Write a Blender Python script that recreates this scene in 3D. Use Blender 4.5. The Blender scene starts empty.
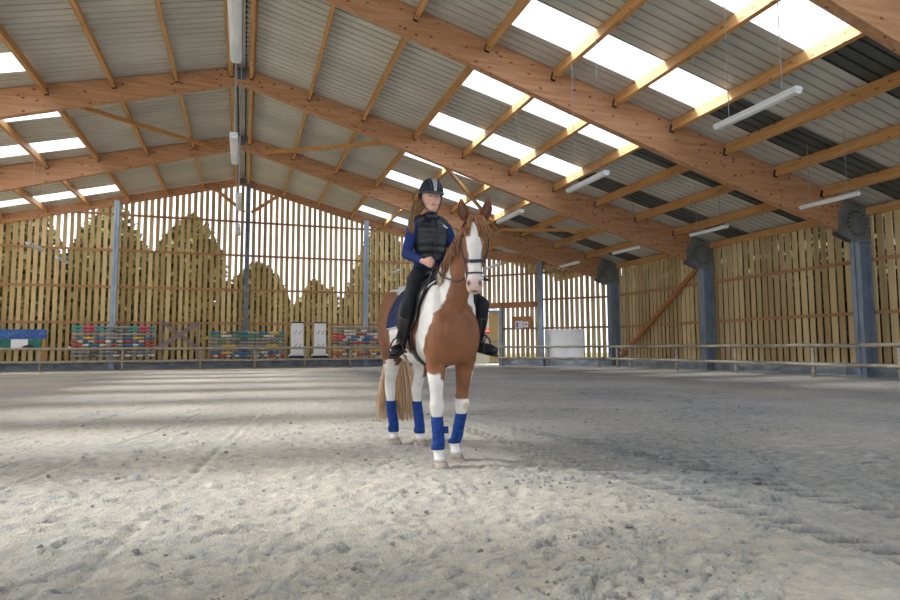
import bpy, math, random
import numpy as np
from mathutils import Vector, Matrix
SC = bpy.context.scene
COL = SC.collection
random.seed(7); RNG = np.random.default_rng(7)

# ------------------------------------------------------------------ camera
F_PX, PITCH, YAW, ROLL = 596.5, .0789, .332, -.0047
cam_d = bpy.data.cameras.new('camera'); cam = bpy.data.objects.new('camera', cam_d); COL.objects.link(cam)
cam_d.sensor_width = 36; cam_d.lens = F_PX/900*36; cam_d.clip_end = 300; cam_d.clip_start = .05
cam.rotation_mode = 'XYZ'
fwd = Vector((math.sin(YAW)*math.cos(PITCH), math.cos(YAW)*math.cos(PITCH), math.sin(PITCH)))
right = Vector((math.cos(YAW), -math.sin(YAW), 0)); up = right.cross(fwd)
r2 = right*math.cos(ROLL)+up*math.sin(-ROLL)*-1; u2 = fwd.cross(r2)*-1
u2 = r2.cross(fwd)
M = Matrix((r2, u2, -fwd)).transposed().to_4x4(); M.translation = Vector((0, 0, 1.0))
cam.matrix_world = M
SC.camera = cam

# ------------------------------------------------------------------ world, sun, exposure
w = bpy.data.worlds.new('overcast_sky'); SC.world = w; w.use_nodes = True
nt = w.node_tree; bg = nt.nodes['Background']
tc = nt.nodes.new('ShaderNodeTexCoord'); sx = nt.nodes.new('ShaderNodeSeparateXYZ')
rp = nt.nodes.new('ShaderNodeValToRGB'); nt.links.new(tc.outputs['Generated'], sx.inputs[0]); nt.links.new(sx.outputs[2], rp.inputs[0])
rp.color_ramp.elements[0].color = (.82, .85, .96, 1); rp.color_ramp.elements[0].position = 0
rp.color_ramp.elements[1].color = (.84, .90, 1, 1); rp.color_ramp.elements[1].position = .6
nt.links.new(rp.outputs[0], bg.inputs[0]); bg.inputs[1].default_value = 1.0
sun_d = bpy.data.lights.new('sun', 'SUN'); sun = bpy.data.objects.new('sun', sun_d); COL.objects.link(sun)
sun_d.energy = 5.5; sun_d.angle = math.radians(12); sun_d.color = (1, .95, .86)
SUNV = Vector((-1.0, .50, 1.0)).normalized()     # direction towards the sun
sun.rotation_euler = SUNV.to_track_quat('Z', 'Y').to_euler(); sun.location = (0, 0, 20)
SC.view_settings.view_transform = 'Standard'; SC.view_settings.look = 'None'
SC.view_settings.gamma = 1; SC.view_settings.use_curve_mapping = False
SC.view_settings.exposure = 1.16

# ------------------------------------------------------------------ materials
def new_mat(name, rough=.7, metal=0, spec=.3):
    m = bpy.data.materials.new(name); m.use_nodes = True
    b = m.node_tree.nodes['Principled BSDF']; b.inputs['Roughness'].default_value = rough
    b.inputs['Metallic'].default_value = metal; b.inputs['Specular IOR Level'].default_value = spec
    return m, m.node_tree, b
def noise_mat(name, c1, c2, scale=5, rough=.7, metal=0, bump=0, stretch=(1, 1, 1), detail=4, spec=.3, lo=.35, hi=.65, bdist=.01, island=False):
    m, t, b = new_mat(name, rough, metal, spec)
    N = t.nodes; L = t.links
    tc = N.new('ShaderNodeTexCoord'); mp = N.new('ShaderNodeMapping'); mp.inputs['Scale'].default_value = stretch
    L.new(tc.outputs['Object'], mp.inputs[0])
    n = N.new('ShaderNodeTexNoise'); n.inputs['Scale'].default_value = scale; n.inputs['Detail'].default_value = detail
    L.new(mp.outputs[0], n.inputs[0])
    r = N.new('ShaderNodeValToRGB'); r.color_ramp.elements[0].position = lo; r.color_ramp.elements[1].position = hi
    r.color_ramp.elements[0].color = (*c1, 1); r.color_ramp.elements[1].color = (*c2, 1)
    fac = n.outputs['Fac']
    if island:
        g = N.new('ShaderNodeNewGeometry'); a = N.new('ShaderNodeMath'); a.operation = 'MULTIPLY_ADD'
        a.inputs[1].default_value = .55; L.new(g.outputs['Random Per Island'], a.inputs[0])
        s = N.new('ShaderNodeMath'); s.operation = 'MULTIPLY_ADD'; s.inputs[1].default_value = .45
        L.new(n.outputs['Fac'], s.inputs[0]); L.new(a.outputs[0], s.inputs[2]); a.inputs[2].default_value = 0
        fac = s.outputs[0]
    L.new(fac, r.inputs[0]); L.new(r.outputs[0], b.inputs['Base Color'])
    if bump:
        bp = N.new('ShaderNodeBump'); bp.inputs['Strength'].default_value = bump; bp.inputs['Distance'].default_value = bdist
        L.new(n.outputs['Fac'], bp.inputs['Height']); L.new(bp.outputs[0], b.inputs['Normal'])
    return m
def plain(name, c, rough=.6, metal=0, spec=.3, emit=None):
    m, t, b = new_mat(name, rough, metal, spec); b.inputs['Base Color'].default_value = (*c, 1)
    n = t.nodes.new('ShaderNodeTexNoise'); n.inputs['Scale'].default_value = 30
    mr = t.nodes.new('ShaderNodeMapRange'); mr.inputs[3].default_value = max(0, rough-.06); mr.inputs[4].default_value = min(1, rough+.06)
    t.links.new(n.outputs['Fac'], mr.inputs[0]); t.links.new(mr.outputs[0], b.inputs['Roughness'])
    return m
def wood_mat(name, c1, c2, ck, scale=1.0, axis='x', rough=.55, knots=.85):
    m, t, b = new_mat(name, rough, 0, .3); N = t.nodes; L = t.links
    tc = N.new('ShaderNodeTexCoord'); mp = N.new('ShaderNodeMapping')
    st = {'x': (.35, 5, 5), 'y': (5, .35, 5), 'z': (5, 5, .35)}[axis]
    mp.inputs['Scale'].default_value = st; L.new(tc.outputs['Object'], mp.inputs[0])
    n = N.new('ShaderNodeTexNoise'); n.inputs['Scale'].default_value = 3*scale; n.inputs['Detail'].default_value = 5
    L.new(mp.outputs[0], n.inputs[0])
    r = N.new('ShaderNodeValToRGB'); r.color_ramp.elements[0].position = .32; r.color_ramp.elements[1].position = .68
    r.color_ramp.elements[0].color = (*c1, 1); r.color_ramp.elements[1].color = (*c2, 1); L.new(n.outputs['Fac'], r.inputs[0])
    mk = N.new('ShaderNodeMapping'); mk.inputs['Scale'].default_value = {'x': (.6, 1, 1), 'y': (1, .6, 1), 'z': (1, 1, .6)}[axis]
    L.new(tc.outputs['Object'], mk.inputs[0])
    v = N.new('ShaderNodeTexVoronoi'); v.inputs['Scale'].default_value = 5.6*scale; v.inputs['Randomness'].default_value = 1
    L.new(mk.outputs[0], v.inputs[0])
    k = N.new('ShaderNodeMapRange'); k.inputs[1].default_value = .12; k.inputs[2].default_value = .20
    k.inputs[3].default_value = knots; k.inputs[4].default_value = 0; L.new(v.outputs['Distance'], k.inputs[0])
    mx = N.new('ShaderNodeMix'); mx.data_type = 'RGBA'; L.new(k.outputs[0], mx.inputs[0])
    L.new(r.outputs[0], mx.inputs[6]); mx.inputs[7].default_value = (*ck, 1); L.new(mx.outputs[2], b.inputs['Base Color'])
    return m
MAT = {}
WO = .33
MAT['glulam'] = wood_mat('glulam_timber', (.44, .22, .105), (.60, .335, .185), (.13, .04, .02))
MAT['purlin'] = wood_mat('purlin_timber', (.50, .25, .085), (.66, .37, .15), (.22, .09, .03), axis='y')
MAT['girt'] = wood_mat('girt_timber', (.36, .19, .09), (.48, .27, .14), (.17, .07, .03), axis='x', knots=.3)
MAT['redwood'] = wood_mat('header_timber', (.36, .15, .05), (.48, .22, .09), (.17, .06, .02), axis='x', knots=.5)
MAT['slat'] = noise_mat('weathered_slat_boards', (.36, .25, .11), (.80, .62, .34), 1.6, .75, stretch=(6, 6, .6), lo=.12, hi=.88, island=True)
MAT['rail'] = noise_mat('weathered_rail_wood', (.30, .27, .21), (.46, .41, .33), 4, .8, stretch=(1, 1, 4))
MAT['deck'] = noise_mat('galvanised_roof_sheet', (.52, .53, .49), (.68, .68, .62), .6, .45, metal=.15, stretch=(.5, 1.5, 1), lo=.3, hi=.7)
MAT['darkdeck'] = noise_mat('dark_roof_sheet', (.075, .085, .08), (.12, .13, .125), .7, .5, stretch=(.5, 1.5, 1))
MAT['steel'] = noise_mat('blue_grey_painted_steel', (.20, .26, .34), (.30, .37, .46), 3, .45, metal=.2, stretch=(1, 1, .5))
MAT['steel_light'] = noise_mat('pale_blue_painted_steel', (.34, .44, .58), (.46, .57, .72), 3, .45, stretch=(1, 1, .5))
MAT['plate'] = noise_mat('galvanised_knee_plate', (.15, .175, .19), (.25, .28, .30), 3, .5, metal=.4)
MAT['bolt'] = plain('dark_bolt', (.03, .035, .04), .5, .5)
MAT['kick'] = noise_mat('grey_kickboard_panel', (.20, .24, .28), (.38, .42, .46), 2.2, .8, stretch=(1, 1, 2.5))
MAT['footing'] = noise_mat('sandy_concrete_footing', (.32, .31, .28), (.48, .46, .41), 3, .9)
MAT['white'] = noise_mat('white_plastic', (.82, .84, .87), (.90, .91, .93), 3, .5)
MAT['whitedirty'] = noise_mat('white_painted_board', (.78, .81, .84), (.88, .90, .92), 1.5, .6)
MAT['black'] = plain('black_plastic', (.02, .02, .022), .45)
MAT['wire'] = plain('thin_steel_wire', (.35, .37, .4), .4, .6)
MAT['housing'] = plain('grey_white_lamp_housing', (.66, .69, .70), .4)
MAT['foliage'] = noise_mat('olive_foliage', (.08, .09, .035), (.38, .34, .15), 1.4, .8, island=True, lo=.2, hi=.8)
MAT['foliage2'] = noise_mat('dark_foliage', (.012, .016, .008), (.065, .065, .03), 1.4, .8, island=True, lo=.2, hi=.8)
MAT['bark'] = noise_mat('bark', (.07, .05, .035), (.16, .12, .08), 8, .9)
MAT['grass'] = noise_mat('rough_grass', (.10, .11, .04), (.25, .24, .10), 2, .9)

def glass_sheet():
    m = bpy.data.materials.new('translucent_roof_sheet'); m.use_nodes = True; t = m.node_tree; t.nodes.clear()
    o = t.nodes.new('ShaderNodeOutputMaterial'); tr = t.nodes.new('ShaderNodeBsdfTransparent'); tl = t.nodes.new('ShaderNodeBsdfTranslucent')
    tr.inputs[0].default_value = (.84, .90, 1, 1); tl.inputs[0].default_value = (.95, .97, 1, 1)
    mx = t.nodes.new('ShaderNodeMixShader'); mx.inputs[0].default_value = .25
    t.links.new(tr.outputs[0], mx.inputs[1]); t.links.new(tl.outputs[0], mx.inputs[2]); t.links.new(mx.outputs[0], o.inputs[0])
    return m
MAT['skylight'] = glass_sheet()

# ------------------------------------------------------------------ mesh helpers
class MB:
    def __init__(s): s.v = []; s.f = []
    def add(s, vs, fs):
        o = len(s.v); s.v.extend([tuple(map(float, p)) for p in vs]); s.f.extend([tuple(i+o for i in q) for q in fs]); return s
    def box(s, x0, x1, y0, y1, z0, z1):
        return s.add([(x0,y0,z0),(x1,y0,z0),(x1,y1,z0),(x0,y1,z0),(x0,y0,z1),(x1,y0,z1),(x1,y1,z1),(x0,y1,z1)],
              [(0,3,2,1),(4,5,6,7),(0,1,5,4),(1,2,6,5),(2,3,7,6),(3,0,4,7)])
    def bar(s, p, q, w, h, up=(0,0,1)):
        p = Vector(p); q = Vector(q); d = (q-p).normalized(); u = Vector(up); sd = d.cross(u).normalized(); u = sd.cross(d)
        a = sd*w/2; b = u*h/2
        vs = [p-a-b, p+a-b, p+a+b, p-a+b, q-a-b, q+a-b, q+a+b, q-a+b]
        return s.add(vs, [(0,1,2,3),(7,6,5,4),(0,4,5,1),(1,5,6,2),(2,6,7,3),(3,7,4,0)])
    def prism(s, poly, axis, a0, a1):
        n = len(poly)
        def mk(p, a):
            return {'y': (p[0], a, p[1]), 'x': (a, p[0], p[1]), 'z': (p[0], p[1], a)}[axis]
        vs = [mk(p, a0) for p in poly]+[mk(p, a1) for p in poly]
        fs = [tuple(range(n)), tuple(range(2*n-1, n-1, -1))]+[(i, i+n, (i+1) % n+n, (i+1) % n) for i in range(n)]
        return s.add(vs, fs)
    def tube(s, pts, r, n=8, caps=True, flat=None):
        """tube through points; r scalar or list; flat=(ratio, upvec) squeezes the section"""
        pts = [Vector(p) for p in pts]; k = len(pts)
        rs = [r]*k if not hasattr(r, '__len__') else list(r)
        prev = None; rings = []
        for i, p in enumerate(pts):
            d = (pts[min(i+1, k-1)]-pts[max(i-1, 0)])
            d = d.normalized() if d.length > 1e-9 else Vector((0, 0, 1))
            if flat: u = Vector(flat[1])
            elif prev is not None: u = prev
            else: u = Vector((0, 0, 1)) if abs(d.z) < .9 else Vector((0, 1, 0))
            a = d.cross(u)
            if a.length < 1e-6: a = d.cross(Vector((1, 0, .01)))
            a.normalize(); b = a.cross(d).normalized(); prev = b
            kk = flat[0] if flat else 1
            rings.append([p+a*(math.cos(2*math.pi*j/n)*rs[i])+b*(math.sin(2*math.pi*j/n)*rs[i]*kk) for j in range(n)])
        o = len(s.v)
        for rg in rings: s.v.extend([tuple(q) for q in rg])
        for i in range(k-1):
            for j in range(n):
                s.f.append((o+i*n+j, o+i*n+(j+1) % n, o+(i+1)*n+(j+1) % n, o+(i+1)*n+j))
        if caps:
            s.f.append(tuple(o+j for j in range(n-1, -1, -1))); s.f.append(tuple(o+(k-1)*n+j for j in range(n)))
        return s
    def rings(s, rings, caps=True):
        n = len(rings[0]); o = len(s.v)
        for rg in rings: s.v.extend([tuple(map(float, q)) for q in rg])
        for i in range(len(rings)-1):
            for j in range(n):
                s.f.append((o+i*n+j, o+i*n+(j+1) % n, o+(i+1)*n+(j+1) % n, o+(i+1)*n+j))
        if caps:
            s.f.append(tuple(o+j for j in range(n-1, -1, -1))); s.f.append(tuple(o+(len(rings)-1)*n+j for j in range(n)))
        return s
    def ball(s, c, r, nu=12, nv=8):
        rx, ry, rz = r if hasattr(r, '__len__') else (r, r, r)
        rg = []
        for i in range(nv+1):
            t = math.pi*(i+.02)/(nv+.04); 
            rg.append([(c[0]+rx*math.sin(t)*math.cos(2*math.pi*j/nu), c[1]+ry*math.sin(t)*math.sin(2*math.pi*j/nu), c[2]-rz*math.cos(t)) for j in range(nu)])
        return s.rings(rg)
    def build(s, name, mat, parent=None, smooth=False, loc=None):
        me = bpy.data.meshes.new(name)
        vs = s.v
        if loc is not None: vs = [(a-loc[0], b-loc[1], c-loc[2]) for a, b, c in vs]
        me.from_pydata(vs, [], s.f); me.update()
        if smooth: me.polygons.foreach_set('use_smooth', [True]*len(me.polygons))
        me.materials.append(MAT[mat] if isinstance(mat, str) else mat)
        o = bpy.data.objects.new(name, me); COL.objects.link(o)
        if loc is not None: o.location = loc
        if parent is not None: o.parent = parent
        return o
def tag(o, label=None, cat=None, group=None, kind=None):
    if label: o['label'] = label
    if cat: o['category'] = cat
    if group: o['group'] = group
    if kind: o['kind'] = kind
    return o
def empty(name, loc=(0,0,0), rz=0, label=None, cat=None, group=None):
    o = bpy.data.objects.new(name, None); COL.objects.link(o); o.location = loc; o.rotation_euler = (0, 0, rz); o.empty_display_size = .1
    return tag(o, label, cat, group)
def struct(mb, name, mat, label, parent=None, smooth=False):
    o = mb.build(name, mat, parent, smooth)
    if parent is None: tag(o, label, name.split('_')[0], None, 'structure')
    return o
def children(o): return [c for c in o.children]
def copy_tree(o, parent=None):
    c = o.copy(); COL.objects.link(c); c.parent = parent
    for ch in children(o): copy_tree(ch, c)
    return c
bpy.context.view_layer.update()

# value noise
def vnoise(x, y, seed=0):
    xi = np.floor(x).astype(np.int64); yi = np.floor(y).astype(np.int64); xf = x-xi; yf = y-yi
    u = xf*xf*(3-2*xf); v = yf*yf*(3-2*yf)
    def h(a, b):
        n = (a*374761393+b*668265263+seed*1442695041) & 0xffffffff
        n = ((n ^ (n >> 13))*1274126177) & 0xffffffff
        return ((n ^ (n >> 16)) & 0xffff)/65535.0
    return (h(xi, yi)*(1-u)+h(xi+1, yi)*u)*(1-v)+(h(xi, yi+1)*(1-u)+h(xi+1, yi+1)*u)*v
def fbm(x, y, o=4, seed=0):
    r = 0; a = .5; t = 0
    for i in range(o):
        r = r+a*vnoise(x*2**i, y*2**i, seed+i); t += a; a *= .5
    return r/t

# ------------------------------------------------------------------ hall dimensions
B = 6.37; W = 17.27; RX = -.25; YG = 5*B
ZT = 9.72; SL = .255
def zroof(x): return ZT-SL*abs(x-RX)
OFF = [.36+1.755*k for k in range(10)]
OFL = [.36, 1.88, 3.53, 5.2, 6.87, 8.55, 10.25, 11.95, 13.6, 15.3]
# ------------------------------------------------------------------ sand floor
def build_floor():
    ys = [-19.0]
    while ys[-1] < .8: ys.append(ys[-1]+.3)
    while ys[-1] < 33.2: ys.append(ys[-1]+max(.0125, .0055*ys[-1]))
    xs = list(np.arange(-19, -3, .16))+list(np.arange(-3, 6.5, .018))+list(np.arange(6.5, 18.0, .1))
    X, Y = np.meshgrid(np.array(xs), np.array(ys))
    near = np.clip((16-Y)/12, .25, 1)
    h = (fbm(X*.35, Y*.35, 3, 1)-.5)*.025
    h = h+(fbm(X*2.2, Y*2.2, 4, 5)-.5)*.010
    r = fbm(X*5+.8*vnoise(X*2, Y*2, 3), Y*9, 4, 11)           # ragged crusts lying across the view
    ss = lambda v, a, b: (lambda t: t*t*(3-2*t))(np.clip((v-a)/(b-a), 0, 1))
    h = h+(ss(r, .50, .515)*.006+ss(r, .60, .615)*.006-ss(r, .40, .38)*.005)*near
    r2_ = fbm(X*11+3, Y*15, 3, 15); h = h+(ss(r2_, .56, .58)*.004+ss(r2_, .66, .68)*.004-ss(r2_, .40, .38)*.004)*near
    cl = fbm(X*24, Y*24, 3, 21); h = h+(cl-.5)*.012*near
    # raked lines running up the hall
    for (xa, ya, xb, yb) in ((-3.2, 4, -1.4, 12), (-2.0, 3.2, -.6, 10), (-.75, 2.2, .2, 9.5), (-5.5, 6, -4.2, 16), (-6, 13, -10, 24), (-6.5, 13, -10.6, 24)):
        t = np.clip(((X-xa)*(xb-xa)+(Y-ya)*(yb-ya))/((xb-xa)**2+(yb-ya)**2), 0, 1)
        d = np.hypot(X-(xa+t*(xb-xa)), Y-(ya+t*(yb-ya)))
        br = np.clip((fbm(X*3, Y*3, 2, 41)-.35)*4, .1, 1); h = h+br*(-.015*np.exp(-(d/.03)**2)+.006*np.exp(-((d-.07)/.04)**2))
    # hoof prints
    rng = np.random.default_rng(3)
    for i in range(90):
        yy = 1.8+14*rng.random()**1.3; xx = -.95*yy*.7+rng.random()*(yy*1.75)
        R = .065+.02*rng.random(); a = rng.random()*6.28
        ix0 = np.searchsorted(xs, xx-.25); ix1 = np.searchsorted(xs, xx+.25); iy0 = np.searchsorted(ys, yy-.25); iy1 = np.searchsorted(ys, yy+.25)
        x = X[iy0:iy1, ix0:ix1]-xx; y = Y[iy0:iy1, ix0:ix1]-yy
        d = np.hypot(x, y); side = np.clip(.5+(x*math.cos(a)+y*math.sin(a))/R*.6, 0, 1)
        h[iy0:iy1, ix0:ix1] += -.018*np.exp(-(d/R)**4)*(.3+side)+.014*np.exp(-((d-R*1.25)/.03)**2)*side
    shade_damp = np.zeros(X.shape)  # painted shade in tyre grooves and under crust edges, with some damp subsoil
    # thin lifted crusts, broken towards the camera
    rg5 = np.random.default_rng(8); xa_ = np.array(xs); ya_ = np.array(ys)
    for i in range(6500):
        yy = 1.7+17*rg5.random()**1.6; xx = -.95*yy*.75+rg5.random()*(yy*1.8)
        a = (.022+.085*rg5.random()**2.2)*(1+.05*yy); b_ = a*(.3+.5*rg5.random()); hh = (.005+.012*rg5.random()**2)*(1+.05*yy); sk_ = rg5.normal()*.35
        j0, j1 = np.searchsorted(xa_, (xx-a*1.3, xx+a*1.3)); i0, i1 = np.searchsorted(ya_, (yy-a-.03, yy+b_*3.2+a))
        x = (X[i0:i1, j0:j1]-xx)/a; y = (Y[i0:i1, j0:j1]-yy-sk_*a*x-.35*b_*np.sin(x*4+i))
        if x.size == 0: continue
        h[i0:i1, j0:j1] += hh*np.clip(1-x*x, 0, 1)**.5*np.where(y > 0, np.exp(-y/(b_*1.1)), 0)-hh*.7*np.clip(1-x*x, 0, 1)**.5*np.where((y <= 0), np.exp(y/(b_*.15+.006)), 0)
        shade_damp[i0:i1, j0:j1] = np.maximum(shade_damp[i0:i1, j0:j1], np.clip(1-x*x, 0, 1)*np.where(y <= 0, np.exp(y/(b_*.10+.008)), 0)*min(1, hh/.012))
    # churned patches
    for (cx, cy, R) in ((1.75, 2.75, .30), (.6, 2.15, .3), (1.5, 2.15, .3), (2.0, 4.3, .35), (1.3, 4.0, .3), (1.2, 5.2, .5)):
        g = np.exp(-(((X-cx)/R)**2+((Y-cy)/R)**2)); h = h+g*(fbm(X*20, Y*20, 3, 31)-.45)*.055
    # tractor tyre tracks with lug prints
    for pts, sgn in ((((2.98, 12), (2.98, 8.01), (3.41, 5.28), (3.53, 3.99), (3.57, 3.11), (3.66, 2.56), (3.75, 1.2)), 1), (((2.5, 12), (2.62, 6.64), (2.70, 4.21), (2.85, 3.27), (2.91, 2.56), (2.94, 2.05), (2.98, 1.0)), -1)):
        best = np.full(X.shape, 9.); arc = np.zeros(X.shape); sd = np.zeros(X.shape); acc = 0
        m = (X > 2) & (X < 4.4) & (Y > 0) & (Y < 13)
        for (xa, ya), (xb, yb) in zip(pts[:-1], pts[1:]):
            L = math.hypot(xb-xa, yb-ya)
            t = np.clip(((X-xa)*(xb-xa)+(Y-ya)*(yb-ya))/L**2, 0, 1)
            dx = X-(xa+t*(xb-xa)); dy = Y-(ya+t*(yb-ya)); d = np.hypot(dx, dy)
            s_ = np.where(((xb-xa)*dy-(yb-ya)*dx) > 0, 1, -1)
            u = (d < best) & m; best[u] = d[u]; arc[u] = (acc+t*L)[u]; sd[u] = (s_*d)[u]; acc += L
        inside = (best < .125)
        ph = ((arc-sd*.50)/.18) % 1.0
        lug = np.clip((ph-.15)*14, 0, 1)*np.clip((.58-ph)*14, 0, 1)
        edge = np.clip((.125-best)/.02, 0, 1)
        far = np.clip((9.5-Y)/3, 0, 1)
        h = np.where(inside, h*(1-.85*edge*far)+edge*far*(-.062+lug*.070), h)
        h = h+.012*far*np.exp(-((best-.145)/.025)**2)
        shade_damp = np.where(inside, edge*far*(1-lug)*.9, shade_damp)
    # soft bank against the boards
    h = h+.07*np.exp(-((X-17.2)/.35)**2)+.05*np.exp(-((Y-31.5)/.4)**2)
    # keep the sand from burying the hooves
    for hx, hy in ((1.55, 4.85), (1.8, 5.07), (1.52, 6.15), (1.74, 5.95)):
        g = np.exp(-(((X-hx)/.12)**2+((Y-hy)/.12)**2)); h = h*(1-g)-.004*g
    ny, nx = X.shape
    co = np.stack([X, Y, h], -1).reshape(-1, 3).astype(np.float32)
    i = np.arange((ny-1)*(nx-1)); a = (i//(nx-1))*nx+i % (nx-1)
    q = np.stack([a, a+1, a+nx+1, a+nx], -1).astype(np.int32)
    me = bpy.data.meshes.new('floor'); me.vertices.add(len(co)); me.vertices.foreach_set('co', co.ravel())
    me.loops.add(q.size); me.loops.foreach_set('vertex_index', q.ravel()); me.polygons.add(len(q))
    me.polygons.foreach_set('loop_start', np.arange(0, q.size, 4, dtype=np.int32)); me.polygons.foreach_set('loop_total', np.full(len(q), 4, dtype=np.int32))
    me.update(calc_edges=True); me.validate()
    me.polygons.foreach_set('use_smooth', [True]*len(q))
    m, t, b = new_mat('arena_sand', .95, 0, .15); N = t.nodes; L = t.links
    tc = N.new('ShaderNodeTexCoord')
    n1 = N.new('ShaderNodeTexNoise'); n1.inputs['Scale'].default_value = .33; n1.inputs['Detail'].default_value = 5; n1.inputs['Roughness'].default_value = .6
    n2 = N.new('ShaderNodeTexNoise'); n2.inputs['Scale'].default_value = 11; n2.inputs['Detail'].default_value = 8; n2.inputs['Roughness'].default_value = .75
    n3 = N.new('ShaderNodeTexNoise'); n3.inputs['Scale'].default_value = 70; n3.inputs['Detail'].default_value = 4
    for n in (n1, n2, n3): L.new(tc.outputs['Object'], n.inputs[0])
    # shade painted into the sand colour beyond and right of the tyre tracks
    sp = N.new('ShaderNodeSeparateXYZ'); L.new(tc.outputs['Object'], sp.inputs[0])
    side_shade = N.new('ShaderNodeMapRange'); side_shade.inputs[1].default_value = 2.1; side_shade.inputs[2].default_value = 2.9; side_shade.inputs[3].default_value = 0; side_shade.inputs[4].default_value = .13
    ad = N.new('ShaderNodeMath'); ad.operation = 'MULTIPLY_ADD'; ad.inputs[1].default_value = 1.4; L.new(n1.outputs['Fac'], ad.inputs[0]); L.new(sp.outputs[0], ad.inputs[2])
    sb = N.new('ShaderNodeMath'); sb.operation = 'SUBTRACT'; sb.inputs[1].default_value = .7; L.new(ad.outputs[0], sb.inputs[0]); yb = N.new('ShaderNodeMath'); yb.operation = 'MULTIPLY_ADD'; yb.inputs[1].default_value = -.07; L.new(sp.outputs[1], yb.inputs[0]); L.new(sb.outputs[0], yb.inputs[2]); L.new(yb.outputs[0], side_shade.inputs[0])
    mixf = N.new('ShaderNodeMath'); mixf.operation = 'MULTIPLY_ADD'; mixf.inputs[1].default_value = .50; L.new(n1.outputs['Fac'], mixf.inputs[0])
    s2 = N.new('ShaderNodeMath'); s2.operation = 'MULTIPLY'; s2.inputs[1].default_value = .6; L.new(n2.outputs['Fac'], s2.inputs[0]); L.new(s2.outputs[0], mixf.inputs[2])
    s3 = N.new('ShaderNodeMath'); s3.operation = 'SUBTRACT'; L.new(mixf.outputs[0], s3.inputs[0]); L.new(side_shade.outputs[0], s3.inputs[1])
    mp4 = N.new('ShaderNodeMapping'); mp4.inputs['Scale'].default_value = (.8, 1.3, 1); L.new(tc.outputs['Object'], mp4.inputs[0])
    n4 = N.new('ShaderNodeTexNoise'); n4.inputs['Scale'].default_value = 11; n4.inputs['Detail'].default_value = 10; n4.inputs['Roughness'].default_value = .68; n4.inputs['Distortion'].default_value = .6; L.new(mp4.outputs[0], n4.inputs[0])
    r4 = N.new('ShaderNodeMapRange'); r4.inputs[1].default_value = .33; r4.inputs[2].default_value = .385; r4.inputs[3].default_value = .20; r4.inputs[4].default_value = 0.0; L.new(n4.outputs['Fac'], r4.inputs[0])
    s5 = N.new('ShaderNodeMath'); s5.operation = 'SUBTRACT'; L.new(s3.outputs[0], s5.inputs[0]); L.new(r4.outputs[0], s5.inputs[1]); s3 = s5
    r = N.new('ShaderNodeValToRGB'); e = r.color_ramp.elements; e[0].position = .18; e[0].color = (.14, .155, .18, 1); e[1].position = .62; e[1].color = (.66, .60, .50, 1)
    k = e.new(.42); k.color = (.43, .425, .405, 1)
    L.new(s3.outputs[0], r.inputs[0]); L.new(r.outputs[0], b.inputs['Base Color'])
    bp = N.new('ShaderNodeBump'); bp.inputs['Strength'].default_value = .8; bp.inputs['Distance'].default_value = .015; L.new(n2.outputs['Fac'], bp.inputs['Height'])
    b2 = N.new('ShaderNodeBump'); b2.inputs['Strength'].default_value = 1; b2.inputs['Distance'].default_value = .010; L.new(n3.outputs['Fac'], b2.inputs['Height'])
    b3 = N.new('ShaderNodeBump'); b3.inputs['Strength'].default_value = .4; b3.inputs['Distance'].default_value = .014; cr4 = N.new('ShaderNodeMapRange'); cr4.inputs[1].default_value = .32; cr4.inputs[2].default_value = .42; L.new(n4.outputs['Fac'], cr4.inputs[0]); L.new(cr4.outputs[0], b3.inputs['Height'])
    L.new(bp.outputs[0], b3.inputs['Normal']); L.new(b3.outputs[0], b2.inputs['Normal']); L.new(b2.outputs[0], b.inputs['Normal'])
    shade_attr = me.attributes.new('shade_damp', 'FLOAT', 'POINT'); shade_attr.data.foreach_set('value', shade_damp.reshape(-1).astype(np.float32))
    da = N.new('ShaderNodeAttribute'); da.attribute_name = 'shade_damp'
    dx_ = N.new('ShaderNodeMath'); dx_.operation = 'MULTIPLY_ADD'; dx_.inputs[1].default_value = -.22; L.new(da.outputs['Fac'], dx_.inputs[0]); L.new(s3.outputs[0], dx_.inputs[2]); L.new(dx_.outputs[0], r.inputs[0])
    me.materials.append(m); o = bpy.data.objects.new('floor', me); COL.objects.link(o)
    tag(o, 'raked grey sand riding surface with hoof prints and tyre tracks', 'floor', None, 'structure')
    return xs, ys, h
FXS, FYS, FH = build_floor()
def fz(x, y):
    i = min(max(np.searchsorted(FYS, y), 0), len(FYS)-1); j = min(max(np.searchsorted(FXS, x), 0), len(FXS)-1); return float(FH[i, j])
g = MB(); g.box(-60, 70, 33.0, 90, -.3, -.06); g.box(18.0, 70, -10, 33, -.3, -.06); g.box(-60, -18.9, -10, 33, -.3, -.06)
tag(g.build('grass_field', 'grass'), 'rough grass ground outside the hall beyond the slats', 'ground', None, 'structure')
# loose clods
cl = MB()
for i in range(700):
    yy = 1.9+8*random.random()**2; xx = -.75*yy+random.random()*yy*1.75; s = (.003+.009*random.random()**3)*(1+.10*yy)
    if random.random() < .25:
        cx, cy = random.choice(((1.75, 2.75), (.95, 2.15), (1.5, 2.15), (2.2, 4.0))); xx = random.gauss(cx, .28); yy = random.gauss(cy, .12); s = .004+.011*random.random()**2
    z = fz(xx, yy)
    pts = []
    for a, b_ in ((0, -1), (0, 1)): pass
    rg = []
    for t in (.25, 1.1, 2.0, 2.9):
        rg.append([(xx+s*1.3*math.sin(t)*math.cos(k*1.047+t)*random.uniform(.7, 1.2), yy+s*math.sin(t)*math.sin(k*1.047+t)*random.uniform(.7, 1.2), z+s*.45-s*.8*math.cos(t)) for k in range(6)])
    cl.rings(rg)
MAT['clod'] = noise_mat('sand_clod_material', (.20, .20, .20), (.36, .35, .33), 20, .95)
tag(cl.build('sand_clods', 'clod', smooth=False), 'loose crumbs and small clods of sand scattered over the floor', 'sand', None, 'stuff')

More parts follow.
